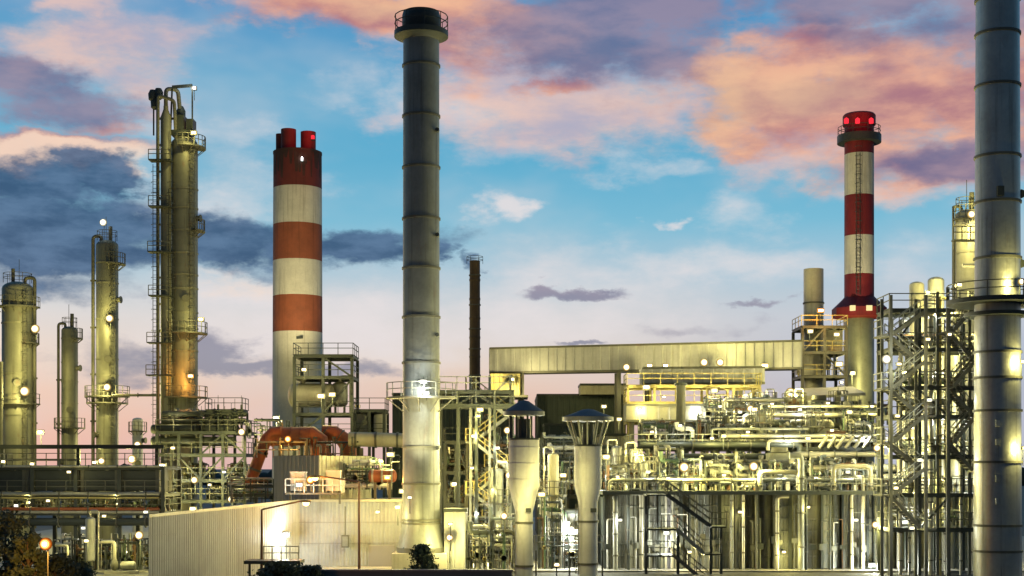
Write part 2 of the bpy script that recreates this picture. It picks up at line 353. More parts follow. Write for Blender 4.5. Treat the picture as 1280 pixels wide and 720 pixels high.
# ---------------------------------------------------------------- lamps
def floodlight(label, x, y, D, power, color=WARM, em=None, r=None, drop=1.6, fwd=.55, up=0.0, group='lit floodlights around the plant', name='floodlight', aim=None, cone=50, tubes=False):
    """lamp head with a glowing bulb in a pale glass, on a short post (drop) or a wall bracket (drop 0); aim makes it a spot"""
    p = P(x, y, D); em = em or e_warm; r = r or M(4.2, D)
    t = thing(name, label, 'lamp', p - V((0, 0, drop)), group)
    eg = e_ringo if color is ORA else e_ringc if color is COOL else e_ring
    if tubes:       # a linear fitting
        w = r * 3.2; MB().box(p.x - w, p.x + w, p.y + .0, p.y + .14, p.z, p.z + .1).build('housing', m_dark, t)
        MB().tube(p + V((-w * .94, -.02, -.045)), p + V((w * .94, -.02, -.045)), .05, 8).build('glass', em, t)
    elif r < M(4.3, D):   # a rectangular flood with a visor
        w, h = r * 1.25, r * .8
        MB().box(p.x - w, p.x + w, p.y + .012, p.y + .26, p.z - h, p.z + h).add([p + V((-w, .1, h + .01)), p + V((w, .1, h + .01)), p + V((w, -.32, h * .8)), p + V((-w, -.32, h * .8))], [(0, 1, 2, 3)]).build('housing', m_dark, t)
        g = MB().box(p.x - w * .9, p.x + w * .9, p.y - .03, p.y + .01, p.z - h * .86, p.z + h * .86).build('glass', eg, t)
        MB().box(p.x - w * .62, p.x + w * .62, p.y - .05, p.y - .032, p.z - h * .45, p.z + h * .45).build('bulb', em, g)
    else:
        MB().lathe(p + V((0, .05, 0)), [(r * .5, .42), (r * .7, .3), (r * 1.0, 0.04)], 14, 'Y').build('housing', m_dark, t)
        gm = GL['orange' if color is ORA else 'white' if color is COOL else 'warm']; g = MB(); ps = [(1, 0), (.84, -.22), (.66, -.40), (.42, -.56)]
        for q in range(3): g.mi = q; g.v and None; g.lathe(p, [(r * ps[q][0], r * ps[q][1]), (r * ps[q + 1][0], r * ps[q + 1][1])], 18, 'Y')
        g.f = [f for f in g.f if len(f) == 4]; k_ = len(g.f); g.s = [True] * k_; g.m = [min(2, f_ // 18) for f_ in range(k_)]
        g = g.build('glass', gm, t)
        MB().lathe(p, [(r * .42, -.56 * r), (r * .25, -.66 * r), (0, -.70 * r)], 14, 'Y').build('bulb', em, g)
    b = MB()
    if drop > 0: b.tube(p + V((0, .35, -drop)), p + V((0, .35, 0)), .035, 6)
    else: b.bar(p + V((0, .2, 0)), p + V((0, 1.0, .15)), .08)
    b.build('post' if drop > 0 else 'bracket', m_dark, t)
    if power:
        l = bpy.data.lights.new('lamp_light', 'SPOT' if aim else 'POINT'); l.energy = power; l.color = color[:3]; l.shadow_soft_size = .22
        o = bpy.data.objects.new('lamp_light', l); COL.objects.link(o); o.parent = t; o.location = V((0, -fwd - r, drop - .05 + up))
        if aim:
            l.spot_size = math.radians(cone); l.spot_blend = .8; o.location = V((0, -.1, drop + r + .3))
            d = V(aim) - (p + V((0, -.1, r + .3))); o.rotation_euler = d.to_track_quat('-Z', 'Y').to_euler()
    return t
# ---------------------------------------------------------------- process equipment
def cyl_platform(parent, c, z, r0, r1, a0=0.0, a1=2 * math.pi, m=None, name='platform'):
    m = m or m_mid
    p = MB().ringplate((c[0], c[1], z), r0, r1, .14, a0, a1, 20)
    for i in range(5):
        q = a0 + (a1 - a0) * (i + .5) / 5; d = V((math.cos(q), math.sin(q), 0))
        p.bar(V((c[0], c[1], z)) + d * r1 * .97, V((c[0], c[1], z - min(1.0, (r1 - r0) * .8))) + d * r0, .07)
    o = p.build(name, m, parent)
    MB().crail(c, r1 - .05, z + .14, a0, a1).build('railing', m, o)
    return o
def dome(r, z0, z1, k=.5, n=5):
    """profile of a cylinder with elliptical heads"""
    lo = [(r * math.sin(math.pi / 2 * i / n), z0 - r * k * math.cos(math.pi / 2 * i / n)) for i in range(n)]
    hi = [(r * math.cos(math.pi / 2 * i / n), z1 + r * k * math.sin(math.pi / 2 * i / n)) for i in range(1, n + 1)]
    return lo + [(r, z0), (r, z1)] + hi
def vdrum(loc, r, h, label, m, group=None, name='vertical_drum', cat='vessel', platform=True, rnd=random):
    x, y, z = loc; t = thing(name, label, cat, loc, group)
    sh = MB().lathe((x, y, z), dome(r, .8 + r * .3, h - r * .5), 16); sh.ringplate((x, y, z + h * .55), r * .9, r * 1.05, .08, n=16); sh.build('shell', m, t)
    for k in range(4):
        q = math.pi / 4 + k * math.pi / 2
        MB().bar((x + r * .8 * math.cos(q), y + r * .8 * math.sin(q), z), (x + r * .8 * math.cos(q), y + r * .8 * math.sin(q), z + .8 + r * .4), .12).build('leg', m_mid, t)
    s = rnd.choice((-1, 1))
    MB().pipe([(x, y, z + h - r * .3), (x, y, z + h + .5), (x + s * (r + .3), y - .2, z + h + .5), (x + s * (r + .3), y - .2, z + .1)], max(.06, r * .18), 7).build('overhead_pipe', m_ins, t)
    if platform: cyl_platform(t, (x, y), z + h * .62, r * 1.02, r + .65, -math.pi * .95, math.pi * .1, m_mid)
    return t
def hvessel(loc, r, ln, label, m, group=None, name='horizontal_vessel', cat='vessel', rise=.6):
    x, y, z = loc; t = thing(name, label, cat, loc, group); zc = z + rise + r
    b = MB().lathe((x, y, zc), dome(r, -ln / 2 + r * .4, ln / 2 - r * .4), 16, 'X')
    for k in (-.28, .05, .3): b.lathe((x + ln * k, y, zc), [(r * .95, -.04), (r * 1.04, -.04), (r * 1.04, .04), (r * .95, .04)], 16, 'X')
    b.build('shell', m, t)
    for k in (-.3, .3): MB().box(x + ln * k - .12, x + ln * k + .12, y - r * .8, y + r * .8, z, zc - r * .45).build('saddle', m_conc, t)
    for k in (-.2, .22):
        nz = MB().tube((x + ln * k, y, zc + r * .9), (x + ln * k, y, zc + r + .35), r * .2, 8); nz.tube((x + ln * k, y, zc + r + .35), (x + ln * k, y, zc + r + .43), r * .32, 8); nz.build('nozzle', m_mid, t)
    return t
def valve(mb, p, r): mb.tube(V(p) - V((0, 0, r)), V(p) + V((0, 0, r)), r * 1.5, 8).tube(V(p), V(p) + V((0, -r * 4, 0)), r * .3, 6).lathe(V(p) + V((0, -r * 4, 0)), [(r * 1.3, 0), (r * 1.6, .03), (r * 1.3, .06), (r * 1.3, 0)], 10, 'Y')
def manifold(loc, w, h, label, seed, group=None, nv=7, nh=4, dep=1.6, name='pipe_manifold'):
    """a welded set of headers and risers with valves, on two frames"""
    rr = random.Random(seed); x, y, z = loc; t = thing(name, label, 'pipework', loc, group)
    mats = [m_ins, m_light, m_galv, m_mid, m_dark, m_ins, m_mid, m_dark, m_dark, m_pipeb, m_pipeg, m_piper, m_pipew]; nv = round(nv * 1.7); nh = round(nh * 1.5)
    zs = sorted(z + h * (.12 + .8 * (i + rr.random() * .6) / nh) for i in range(nh))
    for zz in zs:
        r = rr.choice((.05, .07, .09, .13, .2)); yy = y + rr.uniform(-dep / 2, dep / 2); x0, x1 = x - w / 2 * rr.uniform(.6, 1), x + w / 2 * rr.uniform(.6, 1)
        b = MB(); pts = [(x0, yy, zz), (x1, yy, zz)]
        if rr.random() < .6: pts.append((x1, yy, max(z, zz - h * rr.uniform(.2, .6))))
        if rr.random() < .4: pts.insert(0, (x0, yy, zz + h * rr.uniform(.1, .3)))
        b.pipe(pts, r, 8)
        for k in range(rr.randint(1, 3)):
            q = x0 + (x1 - x0) * rr.random(); b.tube((q - .05, yy, zz), (q + .05, yy, zz), r * 1.5, 8)
        b.build('header_pipe', rr.choice(mats), t)
    for i in range(nv):
        r = rr.choice((.035, .045, .06, .08, .13)); xx = x - w / 2 + w * (i + rr.uniform(.2, .8)) / nv; yy = y + rr.uniform(-dep / 2, dep / 2)
        za, zb = z, z + h * rr.uniform(.4, 1.0); pts = [(xx, yy, za), (xx, yy, zb)]
        if rr.random() < .7: pts.append((xx + rr.choice((-1, 1)) * w * rr.uniform(.06, .2), yy, zb))
        if rr.random() < .4 and len(pts) == 3: pts.append((pts[2][0], yy - .6, zb))
        b = MB().pipe(pts, r, 7); o = b.build('riser_pipe', rr.choice(mats), t)
        if rr.random() < .75:
            vb = MB(); valve(vb, (xx, yy, z + h * rr.uniform(.15, .4)), r * 1.25); vb.build('valve', rr.choice([m_mid, m_dark, m_light, m_yel]), t)
    for k in (-.48, 0, .48):
        f = MB(); xx = x + w * k
        f.bar((xx, y - dep * .5, z), (xx, y - dep * .5, z + h * .8), .1); f.bar((xx, y + dep * .5, z), (xx, y + dep * .5, z + h * .8), .1); f.bar((xx, y - dep * .5, z + h * .8), (xx, y + dep * .5, z + h * .8), .1)
        f.build('support_frame', m_dark, t)
    return t
def exchanger(loc, r, ln, label, m, group=None, tilt=0):
    x, y, z = loc; t = thing('heat_exchanger', label, 'heat exchanger', loc, group); zc = z + .7 + r
    for i in range(2):
        c = zc + i * 2.35 * r; prof = [(0, -ln / 2 - r * .4), (r * .7, -ln / 2 - r * .3), (r * .95, -ln / 2), (r * .95, -ln * .36), (r * 1.25, -ln * .36), (r * 1.25, -ln * .34), (r, -ln * .34), (r, ln * .46), (r * .7, ln * .5), (0, ln * .52)]
        MB().lathe((x, y, c), prof, 14, 'X').build('shell', m, t)
        each(t, 'nozzle', m_mid, [((x - ln * .2, y, c), (x - ln * .2, y - .1, c + r * 1.6), r * .25, 8), ((x + ln * .3, y, c), (x + ln * .3, y - .1, c + r * 1.5), r * .25, 8)])
    for k in (-.25, .3): MB().box(x + ln * k - .1, x + ln * k + .1, y - r * .7, y + r * .7, z, zc + r * 1.6).build('saddle', m_mid, t)
    return t
def air_cooler(loc, w, d, h, label, group=None):
    x, y, z = loc; t = thing('air_cooler', label, 'air cooler', loc, group)
    b = MB().box(x - w / 2, x + w / 2, y - d / 2, y + d / 2, z + h * .62, z + h)
    b.build('tube_bundle', m_galv, t)
    for sx in (-1, 1):
        for sy in (-1, 1): MB().bar((x + sx * w * .46, y + sy * d * .46, z), (x + sx * w * .46, y + sy * d * .46, z + h * .62), .16).build('leg', m_dark, t)
    k = max(1, round(w / d))
    for i in range(k):
        cx = x - w / 2 + w * (i + .5) / k
        MB().lathe((cx, y, z + h), [(d * .36, 0), (d * .42, .1), (d * .38, .5), (d * .35, .5), (d * .34, .1)], 16).build('fan_ring', m_mid, t)
    return t
def cabinet(loc, w, h, label, m, group=None):
    x, y, z = loc; t = thing('equipment_cabinet', label, 'cabinet', loc, group)
    b = MB().box(x - w / 2, x + w / 2, y - .4, y + .4, z + .15, z + h); b.box(x - w / 2 - .06, x + w / 2 + .06, y - .47, y + .47, z + h, z + h + .08); b.build('casing', m, t)
    MB().box(x - w * .44, x - .02, y - .44, y - .402, z + .3, z + h - .12).build('door', m, t); MB().box(x + .02, x + w * .44, y - .44, y - .402, z + .3, z + h - .12).build('door', m, t)
    for sx in (-1, 1): MB().box(x + sx * w * .4 - .06, x + sx * w * .4 + .06, y - .3, y + .3, z, z + .148).build('foot', m_dark, t)
    return t
def pump(loc, s, label, m, group=None):
    x, y, z = loc; t = thing('pump_set', label, 'pump', loc, group)
    MB().box(x - 1.1 * s, x + 1.1 * s, y - .4 * s, y + .4 * s, z, z + .2 * s).build('base', m_conc, t)
    mo = MB().lathe((x + .45 * s, y, z + .55 * s), [(0, -.5 * s), (.28 * s, -.48 * s), (.3 * s, -.4 * s), (.3 * s, .4 * s), (.22 * s, .5 * s), (0, .5 * s)], 12, 'X'); mo.build('motor', m, t)
    pc = MB().lathe((x - .5 * s, y, z + .6 * s), [(0, -.2 * s), (.3 * s, -.2 * s), (.42 * s, -.05 * s), (.42 * s, .08 * s), (.25 * s, .2 * s), (0, .22 * s)], 12, 'X'); pc.build('casing', m_mid, t)
    MB().pipe([(x - .5 * s, y, z + .9 * s), (x - .5 * s, y, z + 2.2 * s), (x - 1.4 * s, y, z + 2.2 * s)], .12 * s, 8).build('discharge_pipe', m_ins, t)
    return t
def frame(name, label, cat, x0, x1, y0, y1, z0, zs, nb, m, group=None, brace=(), rail=True, w=.22, deck=True, rail_m=None, floor=True):
    """steel frame: posts, one platform (deck, edge beams > railing) per level, braces given as (bay, level, direction)"""
    t = thing(name, label, cat, ((x0 + x1) / 2, (y0 + y1) / 2, z0), group)
    xs = [x0 + (x1 - x0) * i / nb for i in range(nb + 1)]
    for yy in (y0, y1):
        for xx in xs: MB().bar((xx, yy, z0), (xx, yy, zs[-1] - .16), w).build('post', m, t)
    for z in zs:
        b = MB()
        for yy in (y0, y1): b.bar((x0, yy, z - .1), (x1, yy, z - .1), w * .9, .26)
        for xx in xs: b.bar((xx, y0, z - .1), (xx, y1, z - .1), w * .7, .22)
        if deck: b.box(x0 - .15, x1 + .15, y0 - .15, y1 + .15, z + .034, z + .09)
        o = b.build('platform', m, t)
        if rail: MB().rail([(x0 - .1, y1, z + .09), (x0 - .1, y0 - .1, z + .09), (x1 + .1, y0 - .1, z + .09), (x1 + .1, y1, z + .09)]).build('railing', rail_m or m, o)
    lv = [z0] + list(zs)
    for (b_, l_, d_) in brace:
        xa, xb = xs[b_], xs[b_ + 1]; za, zb = lv[l_], lv[l_ + 1] - .2
        if d_ < 0: xa, xb = xb, xa
        MB().bar((xa, y0 - .02, za), (xb, y0 - .02, zb), w * .6).build('brace', m, t)
    return t
def stair_flight(t, p, q, wd, m, rm):
    """inclined flight from p up to q, with stringers and treads, rising along x"""
    p, q = V(p), V(q); o = MB(); n = max(3, round((q.z - p.z) / .2))
    for k in (0, wd): o.bar(p + V((0, k, 0)), q + V((0, k, 0)), .07, .26)
    for i in range(1, n):
        c = p.lerp(q, i / n); o.box(c.x - .13, c.x + .13, c.y + .04, c.y + wd - .04, c.z - .02, c.z + .02)
    f = o.build('stair_flight', m, t); h = MB()
    for k in (0, wd):
        a, b = p + V((0, k, 0)), q + V((0, k, 0))
        for z in (1.0, .55): h.bar(a + V((0, 0, z)), b + V((0, 0, z)), .06)
        for i in range(4): c = a.lerp(b, i / 3); h.bar(c, c + V((0, 0, 1.0)), .06)
    h.build('handrail', rm, f)
def stair_tower(label, xl, xr, D, wd, rows, m, rm, group='zigzag stair towers', posts=None, zb=0.0, first_left=True, lw=14):
    """rows: picture rows of the landings from the top, alternating sides"""
    x0, x1 = X(xl, D), X(xr, D); t = thing('stair_tower', label, 'stair tower', ((x0 + x1) / 2, D, zb), group)
    zt = Z(rows[0], D); lwm = M(lw, D)
    for xx in (posts or (x0, x1)):
        for yy in (D - .15, D + 2 * wd + .15): MB().bar((xx, yy, zb), (xx, yy, zt + 1.2), .2).build('post', m, t)
    left = first_left; pz = None
    for i, r in enumerate(rows):
        z = Z(r, D); xa, xb = (x0 - lwm, x0) if left else (x1, x1 + lwm)
        o = MB().box(xa, xb, D - .1, D + 2 * wd + .1, z - .12, z).build('landing', m, t)
        MB().rail([(xb if left else xa, D - .05, z), (xa if left else xb, D - .05, z), (xa if left else xb, D + 2 * wd, z)]).build('railing', rm, o)
        if i + 1 < len(rows):
            zn = Z(rows[i + 1], D); yo = D + (wd * (i % 2))
            if left: stair_flight(t, (x1, yo, zn), (x0, yo, z), wd, m, rm)
            else: stair_flight(t, (x0, yo, zn), (x1, yo, z), wd, m, rm)
        left = not left
    return t
def column(label, x, D, y_top, w, m, rings=(), plats=(), riser=None, cat='column', name='distillation_column', ladder=True, group='distillation columns', zb=0.0, neck=None):
    """plats: (row, start angle, end angle, reach in px); angles: -pi/2 faces the viewer, 0 right, pi left"""
    r = M(w, D) / 2; cx = X(x, D); zt = Z(y_top, D); t = thing(name, label, cat, (cx, D, zb), group)
    prof = [(r * 1.04, zb), (r * 1.04, zb + 1.0), (r, zb + 1.2)]
    if neck: prof += [(r * neck[1], Z(neck[0] + 8, D)), ] if False else []
    b = MB().lathe((cx, D, 0), prof + [(r, zt - r * .5)] + [(r * math.cos(a), zt - r * .5 + r * .5 * math.sin(a)) for a in [math.pi / 2 * i / 5 for i in range(1, 6)]], 24)
    for rr_ in rings: b.ringplate((cx, D, Z(rr_, D)), r * .98, r * 1.04, .16, n=24)
    b.build('shell', m, t)
    for (row, a0, a1, reach) in plats: cyl_platform(t, (cx, D), Z(row, D), r * 1.03, r + M(reach, D), a0, a1, m_mid)
    if ladder:
        MB().ladder((cx + r * .75, D - r * .8, zb + 6), zt - 1, (.4, -1, 0)).build('ladder', m_mid, t)
    if riser:
        s, rp, off = riser; px_ = cx + s * (r + off)
        MB().pipe([(cx + s * r * .5, D - .1, zt - r * .4), (cx + s * r * .5, D - .1, zt + rp * 1.6), (px_, D - .1, zt + rp * 1.6), (px_, D - .1, zb + 1)], rp * .75, 10).build('overhead_pipe', m_mid, t)
        MB().crail((cx, D), r * .9, zt - r * .1, 0, 2 * math.pi, n=14, w=.05).build('top_railing', m_mid, t)
        MB().tube((cx - s * r * .3, D, zt - r * .1), (cx - s * r * .3, D, zt + 1.5), .22, 8).build('vent_pipe', m_mid, t); MB().tube((cx + s * r * .1, D, zt), (cx + s * r * .1, D, zt + 2.6), .03, 5).build('lightning_rod', m_dark, t)
        k = zb + 8
        while k < zt - 2:
            MB().bar((cx + s * r, D - .1, k), (px_ + s * (rp + .03), D - .1, k), .14, .2).build('pipe_bracket', m_mid, t); k += 5.2
    for i, k in enumerate((.35, .6, .8)):
        z = zb + (zt - zb) * k; d = V((math.sin(i * 1.1 - .8), -math.cos(i * 1.1 - .8), 0))
        MB().tube(V((cx, D, z)) + d * r * .95, V((cx, D, z)) + d * (r + .35), .3, 10).tube(V((cx, D, z)) + d * (r + .35), V((cx, D, z)) + d * (r + .45), .4, 10).build('manway', m_mid, t)
    return t
# ================================================================ ground
struct('ground', MB().add([(-4000, -300, 0), (4000, -300, 0), (4000, 9000, 0), (-4000, 9000, 0)], [(0, 1, 2, 3)]), m_dirt)
struct('plant_road', MB().add([(-60, 96, .004), (60, 96, .004), (60, 109, .004), (-60, 109, .004)], [(0, 1, 2, 3)]), m_asph)
struct('yard_paving', MB().add([(-60, 109.2, .004), (60, 109.2, .004), (60, 230, .004), (-60, 230, .004)], [(0, 1, 2, 3)]), m_conc)
k = MB(); k.box(-60, 60, 109, 109.2, 0, .13); struct('kerb', k, m_conc)
fw = MB(); rr = random.Random(5)
for i in range(420):
    x = -700 + i * 3.4 + rr.uniform(-2, 2); y = rr.uniform(640, 720); h = rr.uniform(5, 10) * (.7 + .5 * math.sin(i * .13) ** 2); r = rr.uniform(3, 6)
    fw.lathe((x, y, 0), [(r * .7, 0), (r, h * .35), (r * .85, h * .62), (r * .45, h * .9), (0, h)], 7)
tag(fw.build('distant_treeline', m_far), 'dark far-off tree line on the horizon behind the plant', 'trees', kind='stuff')

# ================================================================ tall columns on the left
PI = math.pi
column('wide silver distillation column at the far left edge with two lit platforms', 22, 165, 352, 38, m_band, rings=(378, 405, 468, 520),
       plats=((385, -PI, .3, 8), (506, -PI, .5, 8), (430, -.9, .5, 7)), riser=(1, .28, .25))
column('small slim column with a pipe down its left side between two taller ones', 87, 168, 408, 20, m_band, rings=(424, 454, 478, 505),
       plats=((424, -1.2, .5, 6), (536, -PI, .4, 9)), riser=(-1, .22, .35), ladder=False)
column('medium silver column carrying a white beacon on a thin mast', 134, 158, 300, 27, m_band, rings=(330, 355, 400, 450, 470),
       plats=((331, -1.4, .6, 9), (505, -PI, .6, 12), (497, -PI, .2, 14)), riser=(-1, .26, .35))
t = column('tallest ribbed column left of the striped chimney with heavy top pipework', 230.5, 150, 172, 33, m_band, rings=(238, 262, 290, 318, 345, 362, 392, 412, 440, 470),
       plats=((186, -1.7, .7, 10), (290, -.8, .5, 9), (418, -1.9, .6, 12), (498, -PI, .6, 12)), riser=None, ladder=True)
D = 150; cx = X(231, D)
MB().lathe((X(210.5, D), D - 1.1, 0), [(M(6.6, D), 1), (M(6.6, D), Z(150, D)), (M(3, D), Z(140, D)), (M(3, D), Z(136, D))], 16).build('side_duct', m_band, t); MB().pipe([(X(210.5, D), D - 1.1, Z(138, D)), (X(210.5, D), D - 1.1, Z(114, D)), (X(224, D), D - .6, Z(114, D)), (X(226, D), D, Z(150, D))], M(2.6, D), 12).build('overhead_pipe', m_mid, t)
MB().pipe([(X(222, D), D - .6, Z(185, D)), (X(222, D), D - 1.5, Z(130, D)), (X(202, D), D - 1.6, Z(124, D)), (X(202, D), D - 1.6, 1)], M(2.2, D), 9).build('overhead_pipe', m_mid, t)
for (px_, ya_) in ((199.5, 210), (219, 240)): MB().ladder((X(px_, D), D - 1.9, 8), Z(ya_, D), (0, -1, 0)).build('ladder', m_dark, t)
for (pa_, pb_, py_) in ((193, 220, 205), (193, 219, 262), (192, 220, 318), (193, 219, 372), (191, 221, 430), (190, 222, 470)):
    o = MB().box(X(pa_, D), X(pb_, D), D - 2.6, D - 1.2, Z(py_, D) - .12, Z(py_, D)).build('landing', m_dark, t); MB().rail([(X(pa_, D), D - 2.5, Z(py_, D)), (X(pb_, D), D - 2.5, Z(py_, D))], 1.0, .035, 1.0).build('railing', m_mid, o)
MB().tube((X(199, D), D - .5, Z(500, D)), (X(199, D), D - .5, Z(150, D)), .14, 7).build('side_pipe', m_mid, t)
for k in range(11):
    z = Z(150 + k * 33, D); MB().bar((X(199, D), D - .6, z), (X(218, D), D - .6, z), .18, .22).build('pipe_bracket', m_mid, t)
b = MB().box(X(217, D), X(241, D), D - 1.1, D + 1.1, Z(172, D), Z(165, D)); b.box(X(220, D), X(232, D), D - .9, D + .9, Z(165, D), Z(146, D)); b.box(X(234, D), X(243, D), D - .6, D + .9, Z(165, D), Z(150, D))
b.lathe((X(226, D), D, Z(146, D)), [(.5, 0), (.5, .6), (.25, 1.1), (0, 1.2)], 10); b.build('condenser_head', m_dark, t)
b = MB()
for x_ in (195, 243):
    b.bar((X(x_, D), D - 1, Z(172, D)), (X(x_, D), D - 1, Z(112 if x_ > 200 else 130, D)), .14)
b.bar((X(218, D), D - 1, Z(112, D)), (X(243, D), D - 1, Z(110, D)), .22, .3); b.bar((X(216, D), D - 1, Z(165, D)), (X(218, D), D - 1, Z(112, D)), .16)
b.build('davit_frame', m_dark, t)
for (x_, y_) in ((194, 118), (201, 116), (197, 128)): MB().lathe((X(x_, D), D - 1, Z(y_ + 6, D)), [(.2, -.5), (.45, -.3), (.5, .3), (.3, .7), (0, .75)], 10).build('relief_valve', m_dark, t)
# a slim column just behind the first and a leaning edge pipe
t = thing('vent_mast', 'dark pipe standing at the left picture edge', 'pipe', (X(1, 160), 160, 0)); MB().tube((X(1, 160), 160, 0), (X(1, 160), 160, Z(452, 160)), .25, 10).build('pipe', m_mid, t)
MB().tube((X(1, 160), 160, Z(500, 160)), (X(1, 160), 160, Z(498, 160)), .34, 10).build('flange', m_dark, t)

# ================================================================ red and white chimneys
def banded(label, x, D, w, y_top, bands, mats, taper=1.0, n=32):
    cx, r = X(x, D), M(w, D) / 2; t = thing('striped_chimney', label, 'chimney', (cx, D, 0), 'striped chimneys')
    zt = Z(y_top, D); b = MB(); rad = lambda z: r * (taper + (1 - taper) * z / zt) if True else r
    zs = [Z(q, D) for q in bands] + [0]; idx = {}; ml = []
    for m in mats:
        if m.name not in idx: idx[m.name] = len(ml); ml.append(m)
    for i in range(len(mats)):
        b.mi = idx[mats[i].name]; b.lathe((cx, D, 0), [(rad(zs[i + 1]), zs[i + 1]), (rad(zs[i]), zs[i])], n)
    b.build('shaft', ml, t); return t, cx, r, zt
t, cx, r, zt = banded('wide red and white striped concrete chimney with three short dark red flues on top', 372, 210, 60, 192,
                      [192, 236.5, 282, 327, 371, 416], [m_red, m_cwhite, m_redb, m_cwhite, m_redb, m_cwhite], 1.06)
D = 210
for (fx, fw_, dy_, hh) in ((349, 11, .9, 166), (362, 19, -1.0, 164), (386, 19, -.6, 166.5)):
    f = MB().lathe((X(fx, D), D + dy_, 0), [(M(fw_, D) / 2, zt - .5), (M(fw_, D) / 2, Z(hh, D)), (M(fw_, D) / 2 * .85, Z(hh, D)), (M(fw_, D) / 2 * .85, Z(hh, D) - .8)], 20)
    f.build('flue', m_red, t)
s = MB(); rr = random.Random(3)
for i in range(20):
    a = -PI / 2 + rr.uniform(-1.15, 1.5); d = V((math.cos(a), math.sin(a), 0)); sd_ = V((-d.y, d.x, 0)); h = rr.uniform(1.2, 4.2); w_ = rr.uniform(.12, .5); p = V((cx, D, zt)) + d * (r + .012)
    s.add([p - sd_ * w_, p + sd_ * w_, p + sd_ * w_ * .4 - V((0, 0, h)), p - sd_ * w_ * .4 - V((0, 0, h))], [(0, 1, 2, 3)])
s.build('soot_stain', m_soot, t)
MB().ringplate((cx, D, zt - .15), r * .97, r * 1.02, .3).build('rim', m_soot, t)
MB().bar((X(375, D), D - r - .05, Z(425, D)), (X(383, D), D - r * .99, Z(424, D)), .3, .4).build('inspection_hatch', m_dark, t)
for (bx, by) in ((391, 172), (377.5, 199)):
    q = thing('beacon_light', ('red aviation beacon on the right flue of the wide striped chimney' if by < 180 else 'tiny white beacon below the flues of the wide striped chimney'), 'beacon', P(bx, by, D - r), )
    MB().box(X(bx - 2, D - r), X(bx + 2, D - r), D - r + .1, D - r + .5, Z(by + 3, D - r), Z(by + 1.6, D - r)).build('bracket', m_dark, q)
    MB().lathe(P(bx, by + 1.6, D - r), [(M(2.2, D) * (1 if by < 180 else .4), 0), (M(2.2, D) * (1 if by < 180 else .4), M(4, D)), (0, M(5, D))], 10).build('lens', e_red if by < 180 else e_cool, q)
    if by < 180:
        l = bpy.data.lights.new('lamp_light', 'POINT'); l.energy = 500; l.color = (1, .03, .05); l.shadow_soft_size = .3; o = bpy.data.objects.new('lamp_light', l); COL.objects.link(o); o.parent = q; o.location = (0, -1.4, 1.6)
t, cx, r, zt = banded('narrow crimson and white chimney with a flared cabin partway up', 1074, 170, 36, 158, [158, 193.5, 245, 295.5, 343.5, 374], [m_crim, m_cwhite, m_crim, m_cwhite, m_crim, m_galv], 1.03, 28)
D = 170
pr = [(r * .98, zt - .1), (r * 1.12, zt + .1), (r * 1.12, Z(145, D)), (r * 1.02, Z(143, D)), (r * .9, Z(143, D)), (r * .9, zt)]
MB().lathe((cx, D, 0), pr, 24).build('crown', m_crim, t)
o = MB().ringplate((cx, D, Z(179, D)), r * 1.0, M(27, D), .9, n=24).build('gallery', m_dark, t)
MB().crail((cx, D), M(26, D), Z(171, D), 0, 2 * PI).build('railing', m_dark, o)
c_ = MB(); r1 = M(34, D)
c_.lathe((cx, D, 0), [(r * 1.02, Z(371, D)), (r1 * .62, Z(374, D)), (r1, Z(386, D)), (r1, Z(397, D)), (r * 1.0, Z(399, D))], 8, 'Z', PI / 8, 2 * PI + PI / 8)
o = c_.build('cabin', m_crim, t)
for (wx, ww) in ((1066.5, 6), (1087, 7)):
    MB().box(X(wx - ww / 2, D - r1), X(wx + ww / 2, D - r1), D - r1 + .0, D - r1 + .5, Z(388, D - r1), Z(381.5, D - r1)).build('window', e_win, o)
MB().ladder((X(1072, D - r), D - r - .3, Z(372, D)), Z(195, D), (0, -1, 0), True).build('ladder', m_dark, t)
for i, (bx, nm) in enumerate(((1058, 'left'), (1072, 'front'), (1089, 'right'))):
    q = thing('beacon_light', f'red aviation beacon on the {nm} of the narrow crimson chimney crown', 'beacon', P(bx, 150, D - r * 1.15), 'red beacons round the narrow chimney crown')
    MB().lathe(P(bx, 154, D - r * 1.35), [(.28, 0), (.28, .5), (0, .7)], 8).build('lens', e_red, q)
    MB().bar(P(bx, 155, D - r * 1.35), P(bx, 155, D - r * 1.1), .1).build('bracket', m_dark, q)
    l = bpy.data.lights.new('lamp_light', 'POINT'); l.energy = 35; l.color = (1, .03, .06); l.shadow_soft_size = .3; o = bpy.data.objects.new('lamp_light', l); COL.objects.link(o); o.parent = q; o.location = (0, -1.4, 0)

# ================================================================ grey stacks
def stack(label, x, D, w_top, w_bot, y_top, rings, m, n=32, base=None):
    cx = X(x, D); r0, r1 = M(w_bot, D) / 2, M(w_top, D) / 2; zt = Z(y_top, D); t = thing('exhaust_stack', label, 'stack', (cx, D, 0), 'exhaust stacks')
    rad = lambda z: r0 + (r1 - r0) * z / zt
    prof = []
    if base: prof += [(base[0], base[1]), (rad(base[2]), base[2])]
    else: prof += [(r0, 0)]
    prof += [(rad(zt), zt), (rad(zt) * .88, zt), (rad(zt) * .88, zt - 3)]
    MB().lathe((cx, D, 0), prof, n).build('shell', m, t)
    for q in rings: MB().ringplate((cx, D, Z(q, D)), rad(Z(q, D)) * .99, rad(Z(q, D)) + .09, .16, n=n).build('flange_ring', m_mid, t)
    return t, cx, rad
D = 112; t, cx, rad = stack('tall plain grey exhaust stack with a dark crown platform in the centre left', 526.5, D, 45, 46.5, 17, (84, 147, 211, 275, 337, 398, 455, 560, 606, 651, 655), m_stack, base=(M(30, D), Z(684, D), Z(652, D)))
zc = Z(46, D); rr_ = rad(zc)
